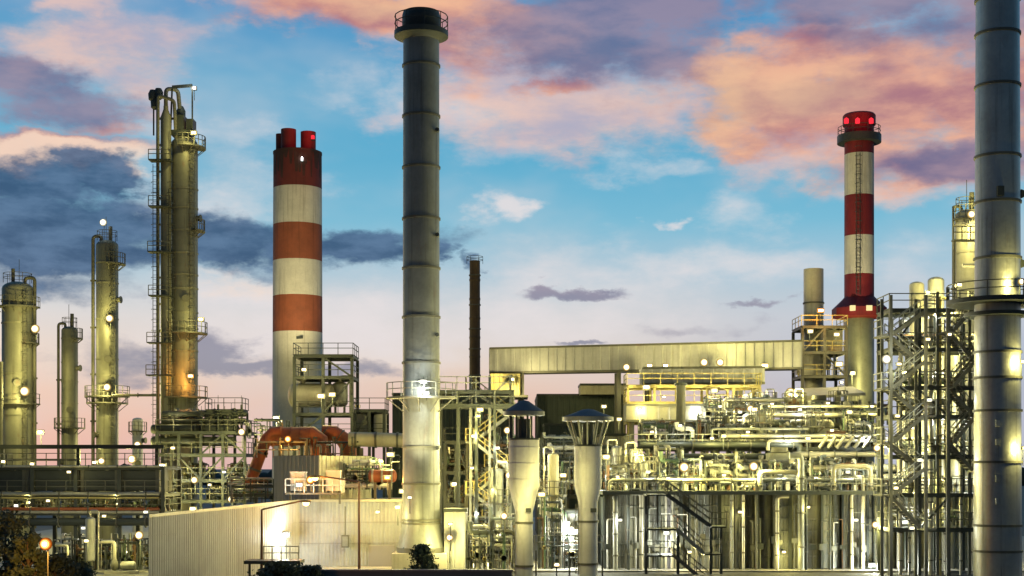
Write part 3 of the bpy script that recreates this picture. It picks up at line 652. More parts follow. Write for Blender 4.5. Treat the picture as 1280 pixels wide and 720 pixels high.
MB().lathe((cx, D, 0), [(rr_ * 1.0, Z(52, D)), (rr_ * 1.28, Z(47, D)), (rr_ * 1.5, Z(46.5, D)), (rr_ * 1.5, Z(40, D)), (rr_ * 1.04, Z(39, D))], 28).build('crown_platform', m_dark, t)
MB().crail((cx, D), rr_ * 1.47, Z(40, D), 0, 2 * PI, h=1.2).build('railing', m_dark, t)
MB().lathe((cx, D, 0), [(rr_ * 1.01, Z(39, D)), (rr_ * 1.06, Z(37, D)), (rr_ * 1.06, Z(20, D)), (rr_ * 1.0, Z(15.5, D)), (rr_ * .86, Z(15.5, D)), (rr_ * .86, Z(30, D))], 28).build('crown_band', m_dark, t)
o = cyl_platform(t, (cx, D), Z(499, D), rad(8), M(44, D), -PI, -.05, m_mid)
MB().ladder((X(538, D - 1.5), D - 1.55, Z(497, D)), Z(60, D), (0, -1, 0), True).build('ladder', m_mid, t) if False else None
for q in (166, 296, 420, 560): MB().lathe((X(547.5, D), D - .95, Z(q, D)), [(.16, -.25), (.16, .25)], 8, 'Y').build('sample_port', m_dark, t)
b = MB().box(cx - M(34, D), cx + M(34, D), D - M(34, D), D + M(34, D), 0, Z(690, D)); b.build('plinth', m_conc, t)
MB().lathe((cx, D, 0), [(M(31, D), Z(690, D)), (M(31, D), Z(684, D))], 28).build('base_ring', m_mid, t)
D = 96; t, cx, rad = stack('very tall polished grey stack running out of the picture top on the right', 1247, D, 52, 58, -60, (2, 45, 110, 198, 255, 325, 442, 474, 515, 579, 658, 690), m_stackr)
o = MB().ringplate((cx, D, Z(381, D)), rad(10), M(62, D), .3, n=28).build('platform', m_dark, t); MB().crail((cx, D), M(61, D), Z(377, D), 0, 2 * PI).build('railing', m_mid, o)
o = MB().ringplate((cx, D, Z(396, D)), rad(10), M(40, D), .25, n=28).build('platform', m_dark, t)
for q in (530, 553, 598, 626): MB().box(X(1235, D), X(1240, D), D - 1.64, D - 1.4, Z(q + 4, D), Z(q - 4, D)).build('access_hatch', m_stackr, t)
for q in (243, 330): MB().lathe((X(1275, D), D, Z(q, D)), [(.3, -.3), (.3, .3)], 8, 'Y').build('sample_port', m_dark, t)
MB().box(X(1237, D), X(1245, D), D - 1.64, D - 1.3, Z(250, D), Z(238, D)).build('access_hatch', m_dark, t)
D = 176; t, cx, rad = stack('thin dark brown rusted stack behind the central stack', 593.5, D, 13, 14.5, 326, (345, 382, 412, 437, 470), m_brown, 18)
for k in range(5): MB().lathe((cx, D, Z(352 + 24 * k, D)), [(rad(30) * 1.0, 0), (rad(30) * 1.07, .1), (rad(30) * 1.07, .3), (rad(30), .4)], 16).build('stiffening_ring', m_brown, t)
MB().crail((cx, D), M(10, D), Z(330, D), 0, 2 * PI, h=.9, n=12, w=.05).build('railing', m_dark, t)
D = 158; t, cx, rad = stack('short pale plain stack beside the crimson chimney', 1017, D, 24.5, 25, 336.5, (380,), m_light, 24)
# ================================================================ white corrugated building in front
A, B, Cc = (X(186, 92), 92.0), (X(374, 115), 115.0), (X(506, 116), 116.0); zA, zB = Z(645, 92), Z(626, 115)
t = thing('white_shed', 'long white corrugated shed with floodlit wall at the lower left', 'building', (X(300, 108), 108, 0))
MB().corr(A, B, 0, zA, .30, .028, 0, zB).corr(B, Cc, 0, zB, .30, .028, 0, zB).build('wall', m_white, t)
dA, dC = (A[0] + .8, 118.0), (Cc[0], 128.0)
MB().corr(dA, A, 0, zA, .30, .028).build('wall', m_white, t); MB().corr(Cc, dC, 0, zB, .30, .028).build('wall', m_white, t)
r_ = MB(); r_.add([(A[0], A[1], zA + .04), (B[0], B[1], zB + .04), (Cc[0], Cc[1], zB + .04), (dC[0], dC[1], zB + .04), (dA[0], dA[1], zA + .04)], [(0, 1, 2, 3, 4)])
r_.build('roof', m_lav, t)
e = MB().bar((A[0] - .03, A[1] - .06, zA), (B[0] - .03, B[1] - .1, zB), .16, .2).bar((B[0] - .03, B[1] - .1, zB), (Cc[0], Cc[1] - .1, zB), .16, .2); e.build('eaves_trim', m_light, t)
for zz_ in (1.9, 3.6): MB().bar((A[0] - .02, A[1] - .07, zz_), (B[0] - .02, B[1] - .07, zz_), .03, .05).bar((B[0], B[1] - .07, zz_), (Cc[0], Cc[1] - .07, zz_), .03, .05).build('sheet_lap', m_lav, t)
MB().box(X(460, 115), X(493, 115), 115.6, 115.85, 0, Z(682, 115.6)).build('door', m_lav, t)
MB().tube((B[0] - .2, B[1] - .25, .1), (B[0] - .2, B[1] - .25, zB - .1), .08, 8).build('downpipe', m_light, t)
# loading platform with rail in front of the floodlit patch
D = 99; t = thing('loading_platform', 'small dark railed platform in front of the floodlit white wall', 'platform', (X(352, D), D, 0))
o = MB().box(X(308, D), X(378, D), D - 1, D + 1, Z(704, D), Z(700, D)).build('deck', m_dark, t)
MB().rail([(X(332, D), D - .9, Z(700, D)), (X(376, D), D - .9, Z(700, D))], 1.0, .03, .6).build('railing', m_light, o)
for x_ in (312, 344, 374): MB().bar((X(x_, D), D, 0), (X(x_, D), D, Z(704, D)), .15).build('leg', m_dark, t)
wq = thing('wall_cabinet', 'small grey meter box on the lit face of the white shed', 'cabinet', (X(432, 115), 114.7, 2))
MB().box(X(428, 115), X(437, 115), 114.3, 114.9, 1.6, 2.6).build('casing', m_mid, wq); MB().box(X(429, 115), X(436, 115), 114.25, 114.298, 1.7, 2.5).build('door', m_galv, wq); MB().tube((X(432, 115), 114.75, 2.6), (X(432, 115), 114.75, 4.9), .05, 6).build('conduit', m_mid, wq)
t = thing('barrier_wall', 'low dark blue-grey barrier wall along the bottom edge', 'wall', (X(470, 88), 88, 0))
MB().box(X(330, 88), X(640, 88), 88, 88.4, 0, Z(714, 88)).build('wall', m_blue, t); MB().box(X(330, 88) - .05, X(640, 88) + .05, 87.93, 88.47, Z(714, 88), Z(714, 88) + .1).build('coping', m_lav, t)
# ---------------------------------------------------------------- street lamps with thin brown poles
def street_lamp(label, xp, y_top, D, xa, ya, power, col, em, side_drop=0.0):
    p = P(xp, y_top, D); q = P(xa, ya, D); t = thing('street_lamp', label, 'street lamp', (p.x, D, 0), 'thin street lamps along the plant road')
    MB().sweep([(p.x, D, 0), (p.x, D, p.z * .5), p], [.11, .095, .075], 8).build('pole', m_wood, t)
    MB().pipe([p - V((0, 0, .3)), p, q + V((0, 0, .12))], .06, 7).build('arm', m_wood, t)
    d = 1 if xa > xp else -1
    h = MB().box(q.x - .1 - (.5 if d < 0 else 0), q.x + .1 + (.5 if d > 0 else 0), D - .18, D + .18, q.z, q.z + .16); hd = h.build('lamp_head', m_mid, t)
    MB().lathe((q.x + d * .25, D, q.z - .002), [(0, -.26), (.18, -.2), (.26, 0), (.2, 0)], 12).build('lens', em, hd)
    l = bpy.data.lights.new('lamp_light', 'POINT'); l.energy = power; l.color = col; l.shadow_soft_size = .2
    o = bpy.data.objects.new('lamp_light', l); COL.objects.link(o); o.parent = t; o.location = V((q.x + d * .25 - p.x, -.3, q.z - .75))
street_lamp('brown street lamp whose arm reaches right over the white shed roof', 327, 637, 100, 378, 628, 160, ORA, e_ora)
street_lamp('taller brown street lamp with its arm to the left and orange glow', 449, 602, 107, 398, 597, 700, ORA, e_ora)
floodlight('near pole lamp burning orange among the dark trees at lower left', 57, 680, 69, 2600, ORA, e_ora, M(8, 69), 4.2, group=None)
# ---------------------------------------------------------------- grey building behind the shed
D = 124; t = thing('plant_room', 'grey clad plant room with a pale right face behind the white shed', 'building', (X(395, D), D, 0))
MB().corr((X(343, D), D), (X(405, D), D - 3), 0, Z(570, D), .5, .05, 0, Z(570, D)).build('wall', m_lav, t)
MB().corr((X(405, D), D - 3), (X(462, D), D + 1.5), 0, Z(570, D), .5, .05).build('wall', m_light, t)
z = Z(570, D); MB().add([(X(343, D), D, z + .03), (X(405, D), D - 3, z + .03), (X(462, D), D + 1.5, z + .03), (X(440, D), D + 10, z + .03), (X(343, D), D + 10, z + .03)], [(0, 1, 2, 3, 4)]).build('roof', m_dark, t)
MB().box(X(412, D), X(425, D), D - 3.1, D - 2.6, Z(618, D), Z(598, D)).build('louvre', m_conc, t)
MB().corr((X(343, D), D + 10), (X(343, D), D), 0, Z(570, D), .5, .05).build('wall', m_lav, t)
# rust-red ducts arching over it
D = 130; r = M(11, D)
t = thing('rust_duct', 'rust-red sloping duct leg with angular elbow over the grey plant room', 'duct', (X(318, D), D, 0), 'rust-red process ducts')
r = M(7.5, D); MB().sweep([P(309, 612, D), P(333, 548, D), P(341, 541, D), P(352, 540, D)], r, 12).build('duct', m_rust, t)
for (a_, b_) in ((318, 588), (326, 567)): MB().sweep([P(a_, b_, D), P(a_ + 1, b_ - 2.6, D)], r * 1.14, 12).build('flange', m_mid, t)
MB().bar(P(320, 596, D - .2), (X(320, D), D - .2, 0), .22).build('support_leg', m_dark, t)
t = thing('rust_duct', 'bulky dark red horizontal duct with ribs over the grey plant room', 'duct', (X(375, D), D, 0), 'rust-red process ducts')
r = M(12, D); MB().sweep([P(337, 546, D + .6), P(392, 545, D + .6), P(398, 549, D + .6), P(401, 574, D + .6)], r, 14).build('duct', m_rust, t)
for a_ in (340, 352, 364, 376, 388): MB().sweep([P(a_, 546, D + .6), P(a_ + 1.4, 546, D + .6)], r * 1.1, 14).build('rib', m_rust, t)
for a_ in (350, 384): MB().bar(P(a_, 556, D), (X(a_, D), D, 0), .24).build('support_leg', m_dark, t)
t = thing('rust_duct', 'stepped dark red elbow bending down beside the buff pipe', 'duct', (X(425, D), D + 2, 0), 'rust-red process ducts')
MB().sweep([P(403, 541, D + 2), P(418, 542, D + 2), P(429, 549, D + 2), P(436, 562, D + 2), P(438, 600, D + 2)], M(10, D), 12).build('duct', m_rust, t)
for (a_, b_) in ((405, 541), (424, 546), (433, 556)): MB().sweep([P(a_, b_, D + 2), P(a_ + 1.2, b_ + .8, D + 2)], M(11, D), 12).build('flange', m_mid, t)
t = thing('horizontal_duct', 'big buff horizontal pipe running left into the central stack', 'duct', (X(478, 128), 128, 0))
MB().pipe([P(436, 549, 128), P(520, 551, 128)], M(9, 128), 16).build('duct', m_cream, t)
for a_ in (445, 470, 497): MB().lathe(P(a_, 550, 128), [(M(9, 128), -.1), (M(10, 128), -.1), (M(10, 128), .1), (M(9, 128), .1)], 16, 'X').build('flange', m_mid, t)
for a_ in (452, 488): MB().bar(P(a_, 560, 128), (X(a_, 128), 128, 0), .3).build('support_leg', m_mid, t)
t = thing('orange_vessel', 'orange lit banded vessel between plant room and central stack', 'vessel', (X(478, 120), 120, 0))
MB().lathe(P(478, 595, 120), dome(M(8, 120), -M(14, 120), M(14, 120)), 14, 'X').build('shell', m_rust, t)
for a_ in (469, 487): MB().bar(P(a_, 600, 120), (X(a_, 120), 120, 0), .2).build('leg', m_mid, t)
for a_ in (466, 478, 490): MB().lathe(P(a_, 595, 120), [(M(8, 120), -.08), (M(8.8, 120), -.08), (M(8.8, 120), .08), (M(8, 120), .08)], 14, 'X').build('band', m_light, t)
# steel frame tower in front of the striped chimney
D = 140
frame('open_steel_tower', 'open dark steel tower with two bays in front of the striped chimney', 'steel frame', X(368, D), X(440, D), D, D + 5, 0, [Z(545, D), Z(517, D), Z(471, D), Z(444, D)], 2, m_dark, None, [(1, 3, -1), (0, 1, 1), (1, 2, 1)], w=.3)
hvessel((X(386, D), D + 2.4, Z(517, D) + .1), 1.2, 4.6, 'pale horizontal drum lying inside the dark steel tower', m_light)
vdrum((X(421, D), D + 2.5, Z(517, D) + .1), .8, 3.2, 'short upright vessel on the right bay of the dark steel tower', m_galv, platform=False)
frame('steel_frame', 'low dark steel frame to the right of the steel tower', 'steel frame', X(442, D), X(479, D), D + 1, D + 5, 0, [Z(544, D), Z(512, D)], 2, m_dark, None, [(0, 1, 1)], w=.28)  # open steel frame holding machine casings
cabinet((X(453, D), D + 2, Z(544, D) + .1), 2.2, 2.0, 'greenish machine casing inside the low steel frame, left bay', m_galv)
cabinet((X(468, D), D + 2, Z(544, D) + .1), 2.0, 2.0, 'pale machine casing inside the low steel frame, right bay', m_light)
manifold((X(340, D), D - 2, Z(548, D)), M(50, D), M(26, D), 'tangle of thin pipes left of the steel tower above the rust duct', 71, nv=6, nh=3)
manifold((X(352, 127), 127, Z(572, 127)), M(70, 127), M(30, 127), 'thin pipes in front of the dark red horizontal duct', 74, nv=4, nh=1)
manifold((X(415, 126), 127.5, Z(575, 126)), M(50, 126), M(36, 126), 'thin pipes in front of the stepped dark red elbow', 75, nv=3, nh=1)
manifold((X(460, 122), 122, Z(612, 122)), M(60, 122), M(40, 122), 'lit pipe cluster on the shed roof left of the central stack', 72, nv=8, nh=5)
manifold((X(315, 128), 128, Z(628, 128)), M(60, 128), M(36, 128), 'yellow lit pipe cluster below the rising rust duct', 73, nv=8, nh=5)
# dark halls behind the central stack
def hall(label, x0, x1, y_top, D, dep, m, group=None, zb=0, trim=True):
    t = thing('process_hall', label, 'building', (X((x0 + x1) / 2, D), D, zb), group); a, b, z = X(x0, D), X(x1, D), Z(y_top, D)
    MB().corr((a, D), (b, D), zb, z, .7, .06).corr((b, D), (b, D + dep), zb, z, .7, .06).corr((a, D + dep), (a, D), zb, z, .7, .06).build('wall', m, t)
    MB().box(a - .1, b + .1, D - .12, D + dep, z + .003, z + .25).build('roof', m_dark, t); return t
hall('dark green windowless hall behind the central stack', 491, 641, 494, 152, 14, m_dkgreen)
hall('dark green hall with a flat roof behind the two vents', 672, 781, 495, 168, 16, m_dkgreen)
hall('small dark green block between the two capped vents', 681, 726, 532, 150, 6, m_dkgreen)
hall('yellow lit buff block right of the second vent', 752, 786, 545, 140, 8, m_cream)
hall('low buff roof unit on top of the dark hall', 726, 781, 482, 165, 5, m_cream, zb=Z(493, 165))
t = thing('lean_to_roof', 'blue sheet lean-to roof between the two vents', 'roof', (X(688, 128), 128, 0))
MB().add([P(676, 571, 128), P(700, 571, 128), P(698, 559, 134), P(678, 559, 134)], [(0, 1, 2, 3)]).build('sheet', m_blue, t)
for a_ in (678, 698): MB().bar((X(a_, 128), 128.1, 0), (X(a_, 128), 128.1, Z(571, 128) - .05), .2).build('post', m_mid, t)
# bridge walkway to the right of the stack
D = 117
frame('pipe_bridge', 'lit steel walkway bridge running right from the central stack', 'walkway', X(549, D), X(641, D), D, D + 3, 0, [Z(506, D), Z(489, D)], 4, m_dark, None, [(0, 1, -1), (1, 1, 1), (2, 1, -1), (3, 1, 1)], w=.2, rail_m=m_galv)
# ================================================================ long gallery at the top right
def gallery(label, xa, Da, xb, Db, y0a, y1a, y0b, y1b, m, wid=4.0, legs=()):
    t = thing('conveyor_gallery', label, 'gallery', (X((xa + xb) / 2, Da), Da, 0), 'clad conveyor galleries')
    a, b = (X(xa, Da), Da), (X(xb, Db), Db); za0, za1, zb0, zb1 = Z(y1a, Da), Z(y0a, Da), Z(y1b, Db), Z(y0b, Db)
    MB().corr(a, b, za0, za1, 1.0, .07, zb0, zb1).corr((a[0], a[1] + wid), a, za0, za1, 1.0, .07).corr(b, (b[0], b[1] + wid), zb0, zb1, 1.0, .07).build('wall', m, t)
    MB().add([(a[0], a[1] - .1, za1 + .02), (b[0], b[1] - .1, zb1 + .02), (b[0], b[1] + wid, zb1 + .02), (a[0], a[1] + wid, za1 + .02)], [(0, 1, 2, 3)]).build('roof', m_lav, t)
    MB().add([(a[0], a[1], za0), (b[0], b[1], zb0), (b[0], b[1] + wid, zb0), (a[0], a[1] + wid, za0)], [(3, 2, 1, 0)]).build('floor', m_lav, t)
    e = MB().bar((a[0], a[1] - .1, za1), (b[0], b[1] - .1, zb1), .16, .22).bar((a[0], a[1] - .1, za0), (b[0], b[1] - .1, zb0), .16, .22); e.build('edge_trim', m_mid, t)
    for lx in legs:
        k = (lx - xa) / (xb - xa); p = V((a[0], a[1], za0)).lerp(V((b[0], b[1], zb0)), k)
        for dy_ in (.3, wid - .3): MB().bar((p.x, p.y + dy_, 0), (p.x, p.y + dy_, p.z - .05), .45).build('leg', m_mid, t)
gallery('long pale corrugated gallery spanning high across the right half', 612, 160, 1003, 150, 435.5, 466, 426, 460, m_white, 4, (655, 780, 930))
gallery('shorter pale corrugated gallery hung just below the long one', 803, 142, 956, 141, 460, 480, 459, 479, m_white, 3, (812, 948))
gallery('low pale clad band lit yellow from above at mid right', 783, 136, 905, 136, 506, 526, 506, 526, m_light, 3, (790, 896))
D = 138
frame('steel_frame', 'yellow lit open floor under the hung gallery with pale posts', 'steel frame', X(785, D), X(950, D), D, D + 4, 0, [Z(527, D), Z(503, D), Z(482, D)], 5, m_yel, None, [(4, 2, 1)], w=.24)
t = thing('support_column', 'thick round grey column standing in front of the yellow lit floor', 'column', (X(851, 132), 132, 0))
MB().lathe((X(851, 132), 132, 0), [(M(6, 132), 0), (M(6, 132), Z(482, 132))], 18).build('shaft', m_mid, t); MB().ringplate((X(851, 132), 132, Z(482, 132)), .05, M(8, 132), .25).build('cap', m_dark, t)
D = 158; t = thing('transfer_tower', 'small pale box tower under the left end of the long gallery', 'building', (X(631, D), D, 0))
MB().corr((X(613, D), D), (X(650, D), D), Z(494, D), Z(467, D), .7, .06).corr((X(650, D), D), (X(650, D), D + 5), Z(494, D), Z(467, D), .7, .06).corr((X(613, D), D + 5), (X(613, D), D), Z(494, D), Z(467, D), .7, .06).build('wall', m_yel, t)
MB().box(X(606, D), X(660, D), D - 1, D + 5, Z(497, D), Z(494.3, D)).build('platform', m_mid, t)
for a_ in (614, 632, 649): MB().bar((X(a_, D), D, 0), (X(a_, D), D, Z(497, D)), .35).build('leg', m_mid, t)
MB().bar(P(616, 494, D - .2), P(640, 469, D - .2), .25).build('brace', m_mid, t)
D = 153
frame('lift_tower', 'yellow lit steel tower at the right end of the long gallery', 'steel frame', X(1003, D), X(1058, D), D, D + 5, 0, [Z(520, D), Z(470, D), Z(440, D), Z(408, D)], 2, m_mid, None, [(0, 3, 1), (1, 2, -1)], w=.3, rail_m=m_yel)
cabinet((X(1016, D), D + 2, Z(470, D) + .1), 2.8, 2.4, 'pale casing on the lower floor of the yellow lit tower', m_light)
cabinet((X(1045, D), D + 2, Z(440, D) + .1), 2.2, 2.3, 'cream casing on the upper floor of the yellow lit tower', m_cream)
vdrum((X(1036, D), D + 2, Z(470, D) + .1), .7, 2.3, 'short drum on the lower floor of the yellow lit tower', m_light, platform=False)
D = 142; t = thing('sheet_roof', 'white sloping sheet roof below the crimson chimney', 'roof', (X(1030, D), D, 0))
b = MB(); b.add([P(978, 497, D), P(1082, 491, D), P(1066, 483, D + 8), P(990, 486, D + 8)], [(0, 1, 2, 3)]); b.build('sheet', m_white, t)
b = MB(); b.bar(P(978, 498.5, D), P(1082, 492.5, D), .2, .3); b.build('gutter', m_light, t)
for a_ in (985, 1030, 1076): MB().bar((X(a_, D), D + .4, 0), (X(a_, D), D + .4, Z(499, D)), .3).build('post', m_light, t)
hall('pale clad machine house under the white sheet roof', 1003, 1075, 505, 143, 6, m_light)
# ================================================================ pipe rack at the lower left
D = 122
frame('pipe_rack', 'long dark steel pipe rack across the lower left', 'pipe rack', X(-14, D), X(204, D), D, D + 6, 0, [Z(641, D), Z(618, D), Z(584, D)], 4, m_dark, None, (), w=.32, rail_m=m_mid)
t = thing('pipe_rack', 'upper steel walkway with handrail behind the dark air coolers', 'pipe rack', (X(95, 132), 132, 0))
for x_ in (3, 98, 196): MB().bar((X(x_, 132), 132, 0), (X(x_, 132), 132, Z(556, 132)), .3).build('post', m_dark, t)
MB().bar(P(-20, 558.5, 131.8), P(205, 558.5, 131.8), .3, .38).build('beam', m_dark, t)
MB().bar(P(-20, 575, 132), P(100, 575, 132), .16).build('beam', m_mid, t)
o = MB().box(X(-20, 132), X(204, 132), 132.2, 135, Z(587, 132), Z(585, 132)).build('walkway', m_mid, t)
for i, (a_, b_) in enumerate(((-22, 30), (32, 97), (100, 146), (148, 197))):
    w_ = M(b_ - a_, D); xx = X((a_ + b_) / 2, D)
    q = thing('air_cooler', f'dark finned air cooler bank on the pipe rack, {["leftmost of four", "wide one second from the left", "third from the left", "beside the white shed"][i]}', 'air cooler', (xx, D + 2.5, Z(618, D)), 'air cooler banks on the left pipe rack')
    b = MB().box(xx - w_ / 2, xx + w_ / 2, D + .3, D + 5, Z(614, D), Z(588, D)); b.build('tube_bundle', m_dark, q)
    for k in (0, 1): MB().box(xx - w_ / 2 - .05, xx - w_ / 2 + .25, D + .25, D + 5.05, Z(615, D), Z(587, D)).build('header_box', m_mid, q) if k == 0 else MB().box(xx + w_ / 2 - .25, xx + w_ / 2 + .05, D + .25, D + 5.05, Z(615, D), Z(587, D)).build('header_box', m_mid, q)
    for k in (.25, .75): MB().lathe((xx - w_ / 2 + w_ * k, D + 2.6, Z(588, D)), [(w_ * .2, 0), (w_ * .22, .1), (w_ * .2, .4), (w_ * .18, .4), (w_ * .17, .1)], 14).build('fan_ring', m_dark, q)
ht = ['thin bright pipe lying on the left pipe rack near the top', 'silver pipe lying on the left pipe rack under the air coolers', 'rusty pipe on the middle level of the left pipe rack', 'pale pipe on the lowest level of the left pipe rack', 'thick dark pipe on the lowest level of the left pipe rack', 'thin yellow gas pipe along the left pipe rack']
for i, (y_, r_, mm) in enumerate(((583, .09, m_light), (617, .16, m_ins), (636, .14, m_rust), (640, .12, m_light), (652, .34, m_dark), (622, .07, m_yel))):
    q = thing('pipe_run', ht[i], 'pipe', (X(90, D), D - .2, Z(y_, D)), 'long pipe runs on the left pipe rack')
    MB().tube((X(-20, D), D - .25 - .05 * i, Z(y_, D)), (X(200, D), D - .25 - .05 * i, Z(y_, D)), r_, 9).build('pipe', mm, q)
    each(q, 'flange', m_mid, [((X(4 + 36 * k, D) - .05, D - .25 - .05 * i, Z(y_, D)), (X(4 + 36 * k, D) + .05, D - .25 - .05 * i, Z(y_, D)), r_ * 1.5, 9) for k in range(6)])
for i in range(6):
    manifold((X(18 + 34 * i, 124), 125.5, Z(641, 124)), M(32, 124), M(22, 124), f'lit valve and pipe cluster inside the left pipe rack, {["at the picture edge", "second from the edge", "third from the edge", "fourth from the edge", "next to last before the shed", "just above the shed roof corner"][i]}', 200 + i, 'valve clusters inside the left pipe rack', 7, 4)
for i in range(5):
    manifold((X(80 + 27 * i, 112), 112.5, 0), M(25, 112), M(46, 112), f'bright pipe cluster on the ground by the orange lamp, {["farthest left", "second from left", "middle one", "second from the shed", "touching the shed corner"][i]}', 300 + i, 'ground pipe clusters under the left pipe rack', 8, 4)
vdrum((X(113, 110), 110, 0), M(6, 110), 4.2, 'slim white upright drum lit brightly right of the orange lamp', m_white, platform=False)
pump((X(150, 107), 107.5, 0.01), 1.1, 'grey pump set on the ground left of the white shed', m_galv); pump((X(90, 106), 106.5, 0.01), 1.0, 'cream pump set on the ground beside the orange lamp', m_cream)
# equipment cluster between tall column and steel tower
D = 138
frame('steel_frame', 'steel frame carrying dark exchangers at the foot of the tallest column', 'steel frame', X(196, D), X(306, D), D, D + 6, 0, [Z(626, D), Z(600, D), Z(568, D), Z(540, D)], 4, m_dark, None, [(0, 1, 1), (1, 2, -1), (2, 2, 1), (2, 3, 1), (3, 3, -1), (3, 2, 1)], w=.26, rail_m=m_mid)
for i, (x_, y_, ln) in enumerate(((222, 568, 5.4), (262, 568, 4.6), (228, 540, 4.4), (276, 540, 4.6))):
    exchanger((X(x_, D), D + 1.2, Z(y_, D) + .1), .5 if i < 2 else .3, ln, ['dark stacked heat exchanger, lower left of the frame by the tallest column', 'dark stacked heat exchanger, lower right of the frame by the tallest column', 'dark stacked heat exchanger, upper left of the frame by the tallest column', 'dark stacked heat exchanger with thin vents, upper right of the frame by the tallest column'][i], m_dark, 'dark heat exchangers by the tallest column')
for i in range(8):
    q = thing('finned_head', f'dark finned pipe head with thin spike by the tallest column, {ORD[i]} from left', 'pipe head', (X(250 + 7 * i, D), D + .6, Z(540, D) + .1), 'dark finned heads by the tallest column')
    x_, y_, z_ = X(250 + 7 * i, D), D + .6 + .5 * (i % 3), Z(540, D) + .1; hh = M(20 + 9 * ((i * 5) % 4) / 2, D)
    MB().tube((x_, y_, z_), (x_, y_, z_ + hh), .1, 7).build('pipe', m_dark, q); MB().lathe((x_, y_, z_ + hh * .55), [(.12, 0), (.3, .1), (.12, .2), (.3, .35), (.12, .45), (.3, .6), (.12, .7)], 10).build('fins', m_dark, q); MB().tube((x_, y_, z_ + hh), (x_, y_, z_ + hh + .9), .025, 5).build('spike', m_dark, q)
for i in range(3):
    manifold((X(220 + 24 * i, D), D + 3.5, Z(540, D) + .1), M(26, D), M(30, D), 'dark tangled pipework at the tallest column foot, ' + ['left', 'middle', 'right'][i] + ' of three', 440 + i, 'dark pipework at the tallest column foot', 8, 5)
column('short white lit column far behind between the medium and tallest columns', 172, 178, 522, 13, m_pipew, rings=(535, 548), plats=((540, -PI, .3, 5),), name='process_vessel', cat='vessel', group='far lit vessels', ladder=False)
frame('pipe_bridge', 'short upper frame with fin-like heads right of the tallest column', 'steel frame', X(258, D + 1), X(302, D + 1), D + 1, D + 4, Z(540, D), [Z(512, D)], 3, m_dark, None, [(0, 0, 1), (2, 0, -1)], w=.2)
for i in range(4):
    manifold((X(212 + 27 * i, D), D + 2.5, Z([626, 600, 626, 600][i], D)), M(26, D), M(24, D), f'yellow lit valve cluster low in the frame by the tallest column, {["left end", "left of centre", "right of centre", "right end"][i]}', 400 + i, 'valve clusters by the tallest column', 7, 4)
t = thing('pipe_run', 'thin horizontal pipe between the medium column and the tallest column', 'pipe', P(180, 494, 155)); MB().tube(P(140, 494, 155), P(205, 494, 155), .14, 8).build('pipe', m_mid, t); MB().tube(P(172, 494, 155), P(172.6, 494, 155), .26, 8).build('flange', m_mid, t)

# ================================================================ capped vents
def vent(label, x, D, wb, y_hood, y_apex, y_rim, y_cone0, y_cone1, wt, whood, nleg):
    cx = X(x, D); rb, rt, rh = M(wb, D) / 2, M(wt, D) / 2, M(whood, D) / 2; t = thing('capped_vent', label, 'vent', (cx, D, 0), 'white capped vents')
    MB().lathe((cx, D, 0), [(rt, 0), (rt, Z(y_cone1, D)), (rb, Z(y_cone0, D)), (rb, Z(y_rim, D)), (rb * .9, Z(y_rim, D)), (rb * .9, Z(y_rim, D) - 1.5)], 28).build('pipe', m_vent, t)
    MB().ringplate((cx, D, Z(y_rim + 2, D)), rb * .99, rb * 1.05, .12, n=28).build('rim_ring', m_dark, t)
    zh = Z(y_hood, D)
    hd = MB().lathe((cx, D, 0), [(rb * .55, zh + .05), (rh * .98, zh - .12), (rh, zh), (rh * .62, zh + (Z(y_apex, D) - zh) * .42), (rh * .24, zh + (Z(y_apex, D) - zh) * .9), (0, Z(y_apex, D))], 24).build('hood', m_blue, t)
    MB().lathe((cx, D, 0), [(rh * .90, zh - .3), (rh * 1.03, zh - .28), (rh * 1.03, zh - .02), (rh * .97, zh - .02)], 24).build('hood_rim', m_galv, t)
    for i in range(nleg):
        q = 2 * PI * (i + .3) / nleg; d = V((math.cos(q), math.sin(q), 0)); c0 = V((cx, D, 0))
        MB().bar(c0 + d * rb * .93 + V((0, 0, Z(y_rim, D) - .05)), c0 + d * rh * (.72 if nleg < 10 else .86) + V((0, 0, zh - .25)), .11 if nleg < 10 else .09).build('strut', m_dark if nleg < 10 else m_galv, t)
    MB().lathe((cx, D, 0), [(rb * .45, Z(y_rim, D) - 1), (rb * .45, zh - .5)], 14).build('inner_pipe', m_dark, t)
    for z in (1.6, 4.4): MB().ringplate((cx, D, z), rt * .98, rt * 1.1, .14, n=24).build('band', m_mid, t)
    for z in (Z(560, D), Z(580, D), Z(600, D)): MB().ringplate((cx, D, z), rb * .99, rb * 1.025, .06, n=28).build('weld_seam', m_vent, t)
    MB().ladder((cx - rt * 1.15, D - .1, 1), Z(y_cone1 + 2, D), (-1, -.3, 0), False).build('ladder', m_mid, t)
    MB().box(cx + rt * .2, cx + rt * .8, D - rt * 1.16, D - rt * .7, Z(640, D), Z(635, D)).build('hatch', m_dark, t)
    return t
vent('left white capped vent with a dark-legged blue hood', 655, 92, 38, 514, 500, 548, 607, 640, 22, 50, 8)
vent('right white capped vent with a wide lattice hood', 735, 94, 34, 521, 511, 556, 607, 628, 24, 62, 14)
